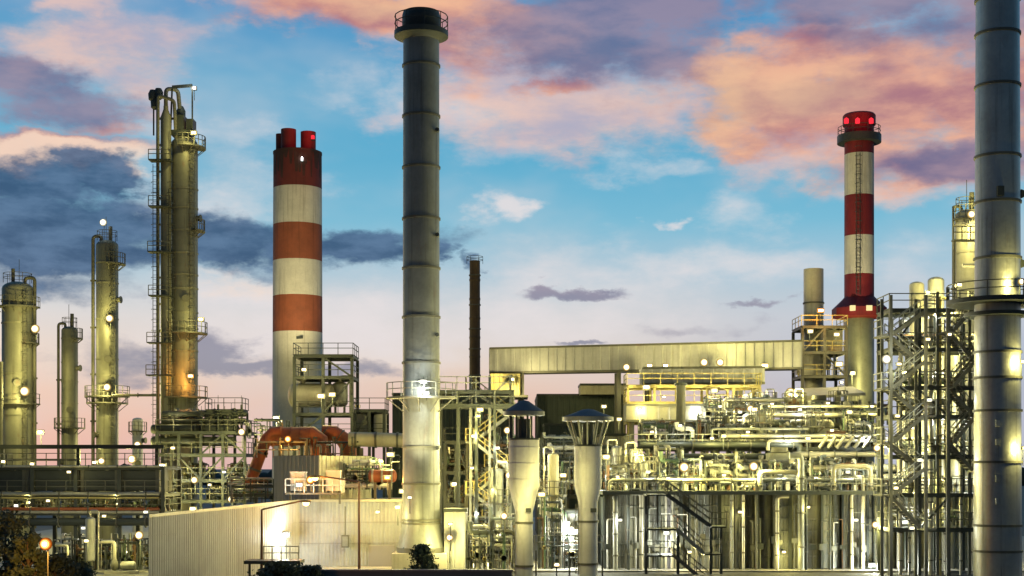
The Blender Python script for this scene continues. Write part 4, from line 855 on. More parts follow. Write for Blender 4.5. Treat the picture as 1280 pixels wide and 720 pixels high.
# white floodlit enclosure and pipework between the vents
D = 118
hall('white floodlit enclosure between the two vents', 688, 728, 642, 116, 5, m_white)
t = thing('safety_rail', 'pale guard rail in front of the floodlit enclosure', 'railing', (X(690, 104), 104, 0)); MB().rail([(X(668, 104), 104, Z(688, 104)), (X(755, 104), 104, Z(688, 104))], 1.1, .035, .9).build('rail', m_light, t)
for a_ in (670, 712, 753): MB().bar((X(a_, 104), 104, 0), (X(a_, 104), 104, Z(688, 104)), .12).build('post', m_mid, t)
for i in range(4):
    manifold((X([600, 630, 690, 712][i], 112), 112 + .8 * i, 0), M(34, 112), M([60, 74, 96, 60][i], 112), 'dense lit pipe cluster ' + ['left of the left vent at ground level', 'standing directly behind the left vent', 'right behind the left vent, tallest', 'around the white floodlit enclosure'][i], 500 + i, 'pipe clusters around the vents', 11, 7)
for i in range(4):
    manifold((X([605, 690, 712, 745][i], 122), 122.5, Z([640, 640, 612, 640][i], 122)), M(36, 122), M([50, 70, 44, 70][i], 122), 'upper yellow lit pipework ' + ['beside the central zigzag stair', 'between the vents, lower tier', 'between the vents under the blue roof', 'behind the right vent'][i], 520 + i, 'upper pipework around the vents', 10, 6)
vdrum((X(692, 114), 115, 0), M(7, 114), 9.2, 'tall pale upright drum right of the left vent', m_cream); vdrum((X(772, 118), 119, Z(640, 118)), M(7, 118), 5.5, 'cream upright drum right of the right vent', m_ins)
vdrum((X(620, 114), 118.5, 0), M(9, 114), 8.0, 'fat galvanised drum left of the left vent', m_galv)
hall('small white lit shelter beside the base of the central stack', 556, 582, 640, 111, 3, m_white)
frame('steel_frame', 'steel pipe frame between the central stack and the zigzag stair', 'steel frame', X(556, 124), X(584, 124), 124, 128, 0, [Z(630, 124), Z(590, 124), Z(552, 124)], 2, m_dark, None, [(0, 1, 1), (1, 2, -1)], w=.24)
manifold((X(570, 124), 126, Z(590, 124)), M(26, 124), M(34, 124), 'dark valve cluster upstairs between stack and zigzag stair', 541, None, 7, 4); manifold((X(570, 124), 126, Z(630, 124)), M(26, 124), M(34, 124), 'pale valve cluster downstairs between stack and zigzag stair', 542, None, 7, 4)
manifold((X(530, 128), 127, Z(600, 128)), M(60, 128), M(36, 128), 'pipework half hidden behind the central stack', 543, None, 8, 4)
stair_tower('galvanised zigzag stair tower just left of the left vent', 592, 634, 120, 1.1, (487, 520, 552, 585, 618, 651, 684), m_galv, m_yel, posts=[X(588, 120), X(612, 120), X(638, 120)], lw=10)

for i, (x_, dd, y_, w_, h_) in enumerate(((598, 121, 690, 40, 50), (622, 122, 655, 36, 44), (600, 123, 618, 36, 40), (624, 123, 585, 34, 40), (604, 123, 552, 40, 36), (652, 126, 600, 50, 60), (705, 124, 590, 60, 50), (740, 126, 620, 60, 70))):
    frame('steel_frame', f'small steel deck carrying pipes in the centre, {ORD[i]} counted from the zigzag stair upwards', 'steel frame', X(x_ - w_ / 2, dd), X(x_ + w_ / 2, dd), dd, dd + 2.5, 0, [Z(y_, dd)], 1, m_mid, 'small pipe decks around the zigzag stair', w=.16, rail_m=m_yel if i % 2 else m_mid)  # one-level open steel frame under each pipe cluster
    manifold((X(x_, dd), dd + 1.2, Z(y_, dd) + .1), M(w_, dd), M(h_, dd), f'yellow lit pipe cluster on the {ORD[i]} small steel deck by the zigzag stair', 560 + i, 'pipe clusters by the zigzag stair', 9, 5)

# ================================================================ panelled heat-recovery block along the lower right
D = 113
t = thing('panelled_block', 'long grey-green panelled block with vertical ribs along the lower right', 'building', (X(985, D), D, 0))
xa, xb = X(756, D), X(1217, D); zt = Z(618, D)
rr = random.Random(8); edges = [756]
while edges[-1] < 1200: edges.append(edges[-1] + rr.choice((8, 11, 15, 20, 26)))
edges[-1] = 1217
for i in range(len(edges) - 1):
    a, b = X(edges[i], D), X(edges[i + 1], D); dep = (.0, .5, .12, .8, .3)[i % 5]
    w_ = MB().corr((a + .02, D + dep), (b - .02, D + dep), 0, zt, rr.choice((.3, .45, .9)), .07)
    for k in range(1, 6): w_.box(a + .05, b - .05, D + dep - .16, D + dep - .08, zt * k / 6 - .04, zt * k / 6 + .04)
    w_.build('wall_panel', (m_band, m_mid, m_lav, m_mid, m_galv, m_band)[rr.randrange(6)], t)
for i, e_ in enumerate(edges):
    MB().bar((X(e_, D), D - .12, 0), (X(e_, D), D - .12, zt - .02), rr.choice((.1, .16, .26)), .30).build('rib', (m_dark, m_mid, m_light, m_dark)[rr.randrange(4)], t)
MB().box(xa - .1, xb + .1, D + .95, D + 14, 0, zt - .25).build('core', m_dark, t)
o = MB().box(xa - .3, xb + .3, D - 1.9, D + 24, zt + .003, zt + .3).build('roof_deck', m_dark, t); MB().rail([(xa, D - 1.85, zt + .3), (xb, D - 1.85, zt + .3)], 1.1, .035, 2.0).build('railing', m_galv, o)
for i, (x_, r_, mm, yt) in enumerate(((768, .2, m_galv, 622), (784, .12, m_dark, 612), (800, .16, m_light, 616), (868, .09, m_mid, 610), (912, .13, m_galv, 604), (926, .12, m_ins, 605), (942, .1, m_mid, 600), (968, .16, m_ins, 620), (997, .26, m_galv, 570), (1004, .1, m_dark, 600), (1033, .11, m_dark, 610), (1060, .14, m_ins, 616), (1074, .14, m_cream, 596), (1098, .16, m_mid, 614), (1174, .24, m_mid, 612), (1196, .2, m_lav, 616), (1208, .1, m_light, 600))):
    q = thing('downpipe', f'{"thick" if r_ > .22 else "thin" if r_ < .14 else "medium"} vertical pipe on the panelled block, {ORD[i]} counted from the right vent', 'pipe', (X(x_, D), D - .6, 0), 'vertical pipes on the panelled block')
    b = MB(); xx = X(x_, D); z = Z(yt, D); yy = D - 1.1 - r_
    b.pipe([(xx, yy, 0), (xx, yy, z), (xx + (.9 if i % 2 else -.9), yy, z)] if i % 3 else [(xx, yy, 0), (xx, yy, z), (xx, yy + 3, z)], r_, 10); b.build('pipe', mm, q)
    each(q, 'flange', m_mid, [((xx, yy, z * k - .06), (xx, yy, z * k + .06), r_ * 1.35, 10) for k in (.2, .5, .8)])
# two stair flights in front of it
D = 107; t = thing('outside_stair', 'dark steel stair descending to the right in front of the panelled block', 'stair', (X(870, D), D, 0))
def flight_dn(xl, yl, xr, yr, m): stair_flight(t, P(xr, yr, D), P(xl, yl, D), 1.1, m, m_mid)
flight_dn(834, 618, 889, 658, m_dark); flight_dn(846, 661, 880, 692, m_galv); flight_dn(842, 694, 885, 730, m_mid)
for (xa_, xb_, y_) in ((808, 834, 618), (889, 908, 658), (808, 846, 661), (880, 902, 692), (808, 842, 694)):
    o = MB().box(X(xa_, D), X(xb_, D), D - .1, D + 2.4, Z(y_, D) - .12, Z(y_, D)).build('landing', m_dark, t); MB().rail([(X(xa_, D), D - .05, Z(y_, D)), (X(xb_, D), D - .05, Z(y_, D))], 1.05, .03, 1.2).build('railing', m_mid, o)
for x_ in (808, 848, 889, 902): MB().bar((X(x_, D), D + .3, 0), (X(x_, D), D + .3, Z(658 if x_ > 880 else 618 if x_ in (808,) else 661, D) - .13), .2).build('post', m_dark, t)
# ---------------------------------------------------------------- upper decks behind and above it
zt = Z(618, 113) + .3
D2 = 124
frame('pipe_deck', 'middle steel deck crowded with pipes above the panelled block', 'steel deck', X(790, D2), X(1100, D2), D2, D2 + 7, zt, [Z(560, D2)], 9, m_dark, 'steel pipe decks above the panelled block', [(1, 0, 1), (4, 0, -1), (7, 0, 1)], w=.28, rail_m=m_galv)
D3 = 132
frame('pipe_deck', 'highest steel deck of pipes below the crimson chimney', 'steel deck', X(880, D3), X(1105, D3), D3 + .5, D3 + 7.5, 0, [Z(530, D3)], 7, m_mid, 'steel pipe decks above the panelled block', [(1, 0, 1), (5, 0, -1)], w=.28, rail_m=m_galv)
def deck_row(D, z, x0, x1, step, seed, where, hs, mats):
    rr = random.Random(seed); x = x0; i = 0
    while x < x1:
        w = step * rr.uniform(.85, 1.25); c = (X(x + w / 2, D), D + rr.uniform(1, 2.6), z); wm = M(w, D); mm = rr.choice(mats); k = rr.random()
        cn = {'insulated': 1}; nm = {'blue_grey_pipe_paint': 'blue-grey', 'rusty_pipe': 'rusty', 'white_lagging': 'white', 'aluminium_cladding': 'silver', 'pale_steel': 'pale', 'galvanised_steel': 'galvanised', 'tank_grey_green': 'grey-green', 'dark_painted_steel': 'dark'}.get(mm.name, 'grey'); sfx = f'{where}, {ORD[i]} piece from left'
        hh = hs * rr.uniform(.75, 1.1)
        if k < .5: manifold(c, wm, hh, f'valve and pipe cluster {sfx}', seed * 50 + i, f'equipment {where}', 8, 5)
        elif k < .64: vdrum(c, wm * .2, hh * 1.05, f'{nm} upright drum {sfx}', mm, f'equipment {where}', rnd=rr)
        elif k < .80: hvessel(c, min(wm * .22, .75), wm * .95, f'{nm} horizontal drum {sfx}', mm, f'equipment {where}')
        elif k < .90: exchanger(c, min(wm * .14, .5), wm * .9, f'{nm} exchanger pair {sfx}', mm, f'equipment {where}')
        else: air_cooler(c, wm * .95, 1.8, hh * .8, f'finned air cooler box {sfx}', f'equipment {where}')
        x += w + 1; i += 1
mts = [m_ins, m_light, m_galv, m_pipeb, m_band, m_piper, m_pipew, m_dark]
deck_row(113.3, zt, 760, 1092, 31, 21, 'along the panelled roof edge', 2.7, mts)
deck_row(121.3, zt, 765, 1095, 30, 26, 'deep on the panelled block roof', 3.2, mts)
deck_row(117.3, zt, 775, 1090, 34, 22, 'behind the panelled roof edge', 3.6, mts)
deck_row(D2, Z(560, D2) + .1, 805, 1095, 30, 23, 'on the middle pipe deck', 2.9, mts)
deck_row(D2 + 4, Z(560, D2) + .1, 880, 1095, 34, 24, 'behind the middle pipe deck', 3.6, mts)
deck_row(D3 + 1, Z(530, D3) + .1, 885, 1100, 30, 25, 'on the highest pipe deck', 2.6, mts)
deck_row(115.0, zt, 762, 1094, 22, 27, 'second row on the panel roof', 2.2, mts)
deck_row(D2 + 2.2, Z(560, D2) + .1, 800, 1095, 24, 28, 'middle row of the middle pipe deck', 2.6, mts)
deck_row(D3 + 4.5, Z(530, D3) + .1, 885, 1100, 24, 29, 'rear row of the highest pipe deck', 3.2, mts)
rr = random.Random(61)
for i in range(26):
    x_ = 760 + i * 12.8 + rr.uniform(-4, 4); r_ = rr.choice((.035, .05, .07)); D_ = 112.0; zz = Z(620, 112) * rr.uniform(.6, .97)
    q = thing('conduit', f'thin conduit running up the panelled block, {ORD[i]} from the right vent', 'conduit', (X(x_, D_), D_, 0), 'thin conduits on the panelled block')
    MB().pipe([(X(x_, D_), D_ + .4, 0), (X(x_, D_), D_ + .4, zz), (X(x_, D_) + rr.uniform(-1, 1), D_ + .4, zz)], r_, 6).build('pipe', rr.choice([m_dark, m_mid, m_pipew, m_piper, m_galv]), q)
    MB().box(X(x_, D_) - .22, X(x_, D_) + .22, D_ + .15, D_ + .35, zz * .4, zz * .4 + rr.uniform(.3, .7)).build('junction_box', rr.choice([m_mid, m_galv, m_dark]), q)
rr = random.Random(77)
spec = [(600, 762, 1090, 112.4, .14), (590, 780, 900, 117.4, .2), (584, 930, 1090, 117.6, .26), (577, 800, 1010, 117.8, .11), (568, 990, 1100, 117.2, .22), (556, 800, 1000, 123.4, .3), (551, 960, 1100, 123.2, .16), (545, 905, 1100, 123.6, .2), (536, 890, 1010, 123.8, .12), (526, 880, 1040, 131.4, .16), (519, 930, 1105, 131.2, .22), (508, 960, 1100, 131.6, .14), (500, 905, 1000, 134, .2), (571, 760, 1000, 121, .3)]
for i, (y_, xa_, xb_, dd, r_) in enumerate(spec):
    mm = rr.choice([m_ins, m_light, m_galv, m_dark if r_ > .25 else m_ins])
    q = thing('pipe_run', f'{"thick" if r_ > .21 else "thin" if r_ < .13 else "medium"} long horizontal pipe above the panelled block, {ORD[i]} counted upwards' if i < 13 else 'thick long horizontal pipe at the back above the panelled block', 'pipe', P((xa_ + xb_) / 2, y_, dd), 'long horizontal pipes above the panelled block')
    pts = [P(xa_, y_, dd), P(xb_, y_, dd)]
    if i % 2: pts.append(P(xb_, y_ + 14, dd))
    else: pts.insert(0, P(xa_, y_ + 12, dd))
    MB().pipe(pts, r_, 10).build('pipe', mm, q); k = xa_ + 20
    while k < xb_ - 5: MB().tube(P(k - .5, y_, dd), P(k + .5, y_, dd), r_ * 1.4, 10).build('flange', m_mid, q); k += rr.uniform(25, 60)
    k = xa_ + 10
    while k < xb_: MB().bar(P(k, y_, dd) - V((0, 0, r_)), P(k, y_ + 12, dd), .1).build('pipe_support', m_dark, q); k += 55
# slanting grey fan ducts on the highest deck
for i in range(6):
    q = thing('slant_duct', f'short slanting pale duct on the middle deck, {ORD[i]} from the left', 'duct', P(1030 + 10 * i, 556, 122.6), 'row of slanting ducts on the middle deck')
    MB().sweep([P(1024 + 11 * i, 560, 122.4), P(1034 + 11 * i, 546, 122.4)], M(2.2, 122), 8).build('duct', m_light, q); MB().tube(P(1034 + 11 * i, 546, 122.4), P(1034.8 + 11 * i, 545, 122.4), M(3, 122), 8).build('flange', m_mid, q)
for i, (xa_, xb_, ya_, yb_) in enumerate(((1042, 1088, 583, 612), (950, 998, 590, 612))):
    q = thing('pipe_loop', 'inverted U of pale pipe above the panels, ' + ['nearer the dark stair tower', 'left of the thick vertical pipe'][i], 'pipe', P((xa_ + xb_) / 2, yb_, 111.9), 'pipe loops on the panelled block roof')
    MB().pipe([P(xa_, yb_, 111.9), P(xa_, ya_, 111.9), P(xb_, ya_, 111.9), P(xb_, yb_, 111.9)], M(3, 112), 12).build('pipe', m_cream, q)
    each(q, 'flange', m_mid, [(p, p + V((0, 0, .15)), M(4.2, 112), 12) for p in (P(xa_, yb_ - 3, 111.9), P(xb_, yb_ - 3, 111.9))])

# ================================================================ reactor structure at the right edge
D = 106
frame('reactor_structure', 'tall dark steel structure around lit vessels left of the polished stack', 'steel frame', X(1113, D), X(1222, D), D, D + 3.4, 0, [Z(661, D), Z(618, D), Z(570, D), Z(520, D), Z(484, D), Z(436, D), Z(387, D)], 3, m_dark, None, [(0, 6, 1), (1, 1, 1), (2, 5, 1), (1, 4, -1)], w=.24, floor=False, rail_m=m_mid)
stair_tower('dark zigzag stair tower left of the polished stack', 1116, 1156, 102, 1.1, (390, 418, 452, 485, 519, 553, 586, 618, 661), m_mid, m_galv, posts=[X(1113, 102), X(1156.5, 102)], lw=14, first_left=False)
stair_tower('second zigzag stair tucked behind the polished stack', 1192, 1222, 104, 1.1, (380, 413, 448, 483, 518, 553, 588), m_mid, m_mid, posts=[X(1184, 104), X(1225, 104)], lw=8, first_left=False)
for (x_, w_, yt, yb, lab, mm) in ((1146, 18, 352, 660, 'lit cream upright vessel, left of the pair on the dark structure', m_light), (1170, 20, 346, 660, 'lit white upright vessel, right of the pair on the dark structure', m_white), (1210, 32, 262, 660, 'tall bright lit column partly hidden by the polished stack', m_light), (1128, 14, 470, 640, 'slim upright vessel inside the dark stair structure', m_cream), (1195, 16, 420, 640, 'slim galvanised vessel just left of the polished stack', m_galv)):
    dd = 114 if yt > 300 else 124
    column(lab, x_, dd, yt, w_, mm, rings=(yt + 20, yt + 55, yt + 90), plats=((yt + 14, -PI, .2, 4),) if yt < 300 else (), riser=(-1, .14, .2) if yt < 300 else None if yt < 360 else (1, .1, .15), name='process_vessel', cat='vessel', group='lit vessels on the dark right structure', ladder=False)
dd = 121
q = thing('platform_ring', 'railed service platform round the top of the tall bright column', 'platform', P(1205, 300, dd))
o = MB().box(X(1190, dd), X(1222, dd), dd - .4, dd + .2, Z(302, dd), Z(300, dd)).build('deck', m_mid, q); MB().rail([(X(1190, dd), dd - .4, Z(300, dd)), (X(1222, dd), dd - .4, Z(300, dd))], 1.1, .04, .8).build('railing', m_mid, o); MB().bar((X(1192, dd), dd - .2, Z(380, dd)), (X(1192, dd), dd - .2, Z(302, dd)), .14).build('hanger', m_mid, q)
rr = random.Random(4)
for i, y_ in enumerate((661, 618, 570, 520, 484, 436)):
    manifold((X(1165, D), D + 1.9, Z(y_, D) + .1), M(84, D), M(26, D), f'pale valve cluster in the dark right structure, {ORD[i]} floor up', 700 + i, 'pipework on the floors of the dark right structure', 6, 3, 2.4)
for i, (x_, r_, yt) in enumerate(((1128, .14, 400), (1139, .1, 440), (1166, .16, 390), (1178, .1, 370), (1186, .2, 410), (1204, .12, 400))):
    q = thing('riser_pipe', f'tall {"thick" if r_ > .15 else "thin"} riser pipe up the dark right structure, {ORD[i]} from the left', 'pipe', (X(x_, D), D + .6, 0), 'risers on the dark right structure')
    MB().pipe([(X(x_, D), D + .5, 0), (X(x_, D), D + .5, Z(yt, D)), (X(x_, D) + .8, D + 1.6, Z(yt, D))], r_, 9).build('pipe', rr.choice([m_ins, m_light, m_yel]), q)
    each(q, 'flange', m_mid, [((X(x_, D), D + .5, Z(yt, D) * (k + .5) / 9 - .05), (X(x_, D), D + .5, Z(yt, D) * (k + .5) / 9 + .05), r_ * 1.45, 9) for k in range(9)])
q = thing('overhead_pipe', 'pale overhead pipe bending down beside the tall bright column', 'pipe', P(1222, 332, 112)); MB().pipe([P(1203, 332, 112), P(1231, 332, 112), P(1231, 380, 112)], .16, 9).build('pipe', m_light, q); MB().tube(P(1231, 360, 112), P(1231, 358, 112), .26, 9).build('flange', m_mid, q)
# ================================================================ lamps
LP = [  # label, x, y, D, power, drop, colour, emission, lens px
 ('bright floodlight at the upper right of the leftmost wide column', 44, 411, 160, 5200, 1.2, WARM, e_warm, 6),
 ('large bright floodlight on the lower platform of the leftmost wide column', 31, 489, 161.8, 4200, 1.4, WARM, e_warm, 7),
 ('floodlight halfway up the medium column with the beacon mast', 137, 398, 155.4, 3600, 1.2, WARM, e_warm, 5.5),
 ('floodlight above the platform of the medium column', 134, 484, 155.4, 3600, 1.2, WARM, e_warm, 5.5),
 ('white beacon lamp on the mast above the medium column', 129, 278, 158, 120, 2.6, COOL, e_cool, 5),
 ('small white lamp at the very top of the tallest column frame', 242, 110, 149, 200, 1.2, COOL, e_cool, 3.2),
 ('floodlight below the head of the tallest column, right side', 242, 166, 147.4, 1500, 1.2, WARM, e_warm, 3.5),
 ('orange floodlight on the shaft of the tallest column', 238, 470, 147.5, 2600, 1.0, ORA, e_warm, 3.5),
 ('floodlight at the right edge of the tallest column', 251, 399, 147, 1500, 1.2, WARM, e_warm, 3.5),
 ('large lamp low between medium column and tallest column', 165, 574, 140, 5200, 1.6, WARM, e_warm, 6),
 ('lamp behind the rack below the medium column', 127, 576, 136, 2200, 1.4, WARM, e_warm, 5),
 ('lamp by the rack at the foot of the first column', 50, 540, 150, 6500, 1.4, WARM, e_warm, 4),
 ('little lamp above the left end of the pipe rack', 4, 577, 130, 700, 1.0, WARM, e_warm, 2.6),
 ('lamp over the rack beside the dark cooler joint', 86, 590, 121, 100, 1.0, WARM, e_warm, 2.6),
 ('lamp on the fin-headed frame right of the tallest column', 302, 540, 136, 3000, 1.6, WARM, e_warm, 5),
 ('lamp glowing low above the white shed roof corner', 289, 624, 132, 2200, 1.6, WARM, e_warm, 5),
 ('lamp in the frame at the foot of the tallest column', 243, 600, 136, 2200, 1.4, WARM, e_warm, 5),
 ('lower lamp in the frame at the foot of the tallest column', 241, 636, 136, 1500, 1.2, WARM, e_warm, 4),
 ('left lamp in the frame at the foot of the tallest column', 203, 582, 136, 2200, 1.4, WARM, e_warm, 4.5),
 ('white lamp on the ground equipment left of the shed corner', 174, 669, 108, 2600, 2.0, WARM, e_warm, 6),
 ('lamp beside the slim white drum near the orange lamp', 108, 676, 106, 1500, 1.6, WARM, e_warm, 3),
 ('lamp under the left pipe rack near the picture edge', 38, 628, 122.8, 800, 1.0, WARM, e_warm, 2.6),
 ('lamp under the left pipe rack, third bay', 148, 630, 122.8, 800, 1.0, WARM, e_warm, 2.6),
 ('very bright floodlight washing the white shed wall', 357, 668, 111.6, 3000, 2.6, COOL, e_cool, 4.5),
 ('lamp on the shed face right of the tall brown street lamp', 472, 640, 112.2, 1500, 0, WARM, e_warm, 2.5),
 ('orange lamp glowing inside the rust-red duct arch', 360, 549, 126, 2000, 1.6, ORA, e_ora, 5),
 ('orange lamp on the banded vessel beside the central stack', 484, 597, 116, 2400, 1.4, ORA, e_ora, 4),
 ('white lamp above the banded orange vessel', 488, 568, 122, 2200, 1.4, WARM, e_warm, 4.5),
 ('lamp on the shed roof close to the central stack', 503, 614, 113.5, 1600, 1.0, WARM, e_warm, 4),
 ('lamp inside the left bay of the dark steel tower', 380, 462, 138, 900, 1.0, YEL, e_warm, 3),
 ('lamp low in the left bay of the dark steel tower', 401, 495, 137, 1500, 1.2, YEL, e_warm, 4.5),
 ('lamp in the right bay of the dark steel tower', 415, 493, 137, 1200, 1.2, WARM, e_warm, 4),
 ('lamp beside the foot of the wide striped chimney', 345, 522, 190, 26000, 2.0, YEL, e_warm, 3),
 ('dazzling white floodlight on the stack platform', 529, 477, 109.5, 1700, 1.2, COOL, e_cool, 4),
 ('second dazzling floodlight on the stack platform, lower', 533, 491, 109.5, 1300, .6, COOL, e_cool, 3.5),
 ('floodlight at the foot of the central stack', 562, 672, 109.6, 3200, 2.0, WARM, e_warm, 5),
 ('lamp on the shed roof shining up the central stack', 497, 634, 108.2, 2200, 1.4, WARM, e_warm, 3.5),
 ('lamp behind the central stack platform by the bridge', 600, 512, 114, 2200, 1.4, WARM, e_warm, 4),
 ('lamp on the zigzag stair below the bridge', 592, 545, 117.4, 1800, 1.2, WARM, e_warm, 3),
 ('lamp left of the left vent body', 634, 538, 114, 2600, 1.4, WARM, e_warm, 5),
 ('lamp left of the left vent cone', 636, 594, 110, 2600, 1.4, WARM, e_warm, 5),
 ('lamp at mid height beside the left vent pipe', 630, 645, 90.5, 700, 1.4, WARM, e_warm, 5),
 ('bright lamp hugging the right side of the left vent', 677, 618, 90.4, 700, 1.4, WARM, e_warm, 4.5),
 ('lamp on the wall of the lit shelter by the stack', 568, 605, 121, 1800, 1.4, WARM, e_warm, 4),
 ('very bright floodlight between the two vents', 714, 662, 114.2, 6000, 2.2, COOL, e_warm, 5.5),
 ('floodlight left of the right vent body', 704, 594, 91.4, 700, 1.5, WARM, e_warm, 4),
 ('small lamp right of the lattice hood, upper', 755, 508, 130, 900, 1.0, WARM, e_warm, 3),
 ('small lamp right of the lattice hood, lower', 774, 524, 128, 1100, 1.0, WARM, e_warm, 3),
 ('lamp above the pipes right of the right vent', 758, 571, 112, 1800, 1.4, WARM, e_warm, 4.5),
 ('lamp on the buff block right of the right vent', 795, 568, 118, 1600, 1.2, WARM, e_warm, 3.5),
 ('big star-bright lamp left on the panelled block roof', 855, 584, 112.6, 8000, 1.8, WARM, e_warm, 7),
 ('big star-bright lamp right on the panelled block roof', 942, 583, 112.6, 8000, 1.8, WARM, e_warm, 6.5),
 ('lamp under the left part of the long gallery', 783, 459, 152, 2200, 0, YEL, e_warm, 5),
 ('second lamp under the long gallery', 812, 457, 151, 700, 0, YEL, e_warm, 3.5),
 ('third lamp under the long gallery', 832, 457, 151, 700, 0, YEL, e_warm, 3.5),
 ('brightest lamp under the middle of the long gallery', 880, 453, 150, 3000, 0, WARM, e_warm, 5.5),
 ('next lamp along under the middle of the long gallery', 900, 453, 150, 3000, 0, WARM, e_warm, 5.5),
 ('lamp under the right part of the long gallery', 956, 457, 148, 3000, 0, YEL, e_warm, 4.5),
 ('lamp under the hung gallery at its left end', 808, 484, 136.5, 1800, 0, YEL, e_warm, 4.5),
 ('lamp under the middle of the hung gallery', 893, 488, 136.5, 2200, 0, YEL, e_warm, 4),
 ('lamp at the right end of the yellow lit floor', 938, 511, 130, 2600, 1.4, WARM, e_warm, 5),
 ('lamp under the transfer box at the left gallery end', 640, 474, 155.5, 6200, 0, YEL, e_warm, 3),
 ('upper left lamp of the yellow lit tower', 1013, 414, 151, 900, 1.0, YEL, e_warm, 3.5),
 ('upper right lamp of the yellow lit tower', 1046, 418, 151, 800, 1.0, YEL, e_warm, 3.5),
 ('lower lamp of the yellow lit tower', 1049, 455, 151, 1000, 1.2, YEL, e_warm, 4.5),
 ('lamp beside the short pale stack', 1026, 388, 152, 1500, 1.2, ORA, e_warm, 4),
 ('strong lamp flooding the white sheet roof', 988, 491, 139, 4200, 1.4, WARM, e_warm, 7),
 ('lamp among the valves on the highest deck', 943, 512, 129, 2200, 1.2, WARM, e_warm, 4),
 ('lamp on the highest deck further right', 1062, 515, 129, 2200, 1.2, WARM, e_warm, 3.5),
 ('floodlight on the left face of the dark stair tower', 1108, 449, 101, 1200, 1.2, COOL, e_cool, 6.5),
 ('lamp on the pale vessel side of the dark structure', 1188, 420, 111.5, 6500, 1.2, WARM, e_warm, 5),
 ('small lamp in the upper bay of the dark structure', 1187, 418, 103, 0, .8, WARM, e_warm, 2.5),
 ('middle lamp beside the polished stack, upper floor', 1214, 455, 110.5, 5200, 1.2, WARM, e_warm, 4.5),
 ('bright lamp beside the polished stack, lower floor', 1203, 567, 110.5, 6500, 1.4, COOL, e_cool, 5.5),
 ('lamp at the right end of the roof pipes', 1096, 560, 108, 2600, 1.4, WARM, e_warm, 5),
 ('lamp glowing on the panels below the dark stair tower', 1094, 656, 109.5, 2600, 1.4, WARM, e_warm, 5),
 ('lamp above the ground canopy right of centre', 1090, 706, 111.2, 4200, 0.8, COOL, e_cool, 4),
 ('floodlight at the top of the tall bright column', 1214, 268, 121.6, 5200, 1.4, WARM, e_warm, 5.5),
 ('lamp on the right side of the polished stack', 1277, 352, 94, 2200, 1.2, WARM, e_warm, 5),
 ('lamp near the foot of the tall bright column', 1199, 356, 107, 1800, 1.2, WARM, e_warm, 3.5),
 ('lamp right of the polished stack lower down', 1279, 452, 95, 1800, 1.2, WARM, e_warm, 3),
 ('lamp right of the polished stack near the bottom', 1281, 560, 95, 1800, 1.2, WARM, e_warm, 3),
 ('wall lamp by the steel stair on the panelled block', 833, 666, 111.4, 1800, 0, COOL, e_warm, 3.5),
 ('wall lamp low on the panelled block near its middle', 980, 690, 111.6, 900, 0, WARM, e_warm, 2.5),
 ('yellow lamp beneath the steel stair landing', 862, 690, 110.5, 1500, 0, YEL, e_warm, 2.5),
 ('lamp in the back of the middle deck, left part', 905, 545, 121.5, 1800, 1.2, WARM, e_warm, 3),
 ('lamp in the back of the middle deck, right part', 1010, 548, 121.5, 1800, 1.2, WARM, e_warm, 3),
 ('lamp over the roof pipes between stair and polished stack', 1140, 602, 109.8, 5000, 1.2, WARM, e_warm, 3),
 ('lamp inside the dark structure at mid height', 1150, 500, 109.8, 7000, 1.2, YEL, e_warm, 3),
 ('lamp inside the dark structure on an upper floor', 1160, 366, 110.2, 7000, 1.2, WARM, e_warm, 3),
]
PW = 0.42
t = thing('roof_platform', 'white lit railed platform on the shed roof under the orange lamp', 'platform', P(392, 618, 113))
o = MB().box(X(358, 113), X(428, 113), 112.4, 114.4, Z(618, 113), Z(616, 113)).build('deck', m_mid, t); MB().rail([(X(358, 113), 112.5, Z(616, 113)), (X(428, 113), 112.5, Z(616, 113)), (X(428, 113), 114.3, Z(616, 113))], 1.1, .035, .7).build('railing', m_pipew, o)
for a_ in (362, 424): MB().bar((X(a_, 113), 113.4, Z(630, 113)), (X(a_, 113), 113.4, Z(618, 113)), .16).build('leg', m_mid, t)
cabinet((X(416, 113), 113.6, Z(616, 113)), 1.1, 1.7, 'pale cabinet standing on the shed roof platform', m_pipew); cabinet((X(372, 113), 113.6, Z(616, 113)), 1.2, 1.6, 'white cabinet at the left of the shed roof platform', m_pipew)
LP.append(('orange lamp glaring on the shed roof platform', 388, 600, 111.4, 1500, .9, ORA, e_ora, 6)); LP.append(('white lamp at the left of the shed roof platform', 374, 606, 111.6, 500, .7, COOL, e_cool, 4))
LP.append(('lamp at the foot of the narrow crimson chimney', 1066, 466, 164, 9000, 1.4, WARM, e_warm, 3)); LP.append(('bright lamp in front of the far white column', 172, 556, 172, 4200, 1.4, WARM, e_warm, 5))
for (lab, x, y, D, p, drop, col, em, rpx) in LP: floodlight(lab, x, y, D, p * PW, col, em, M(rpx, D) * .9, drop)

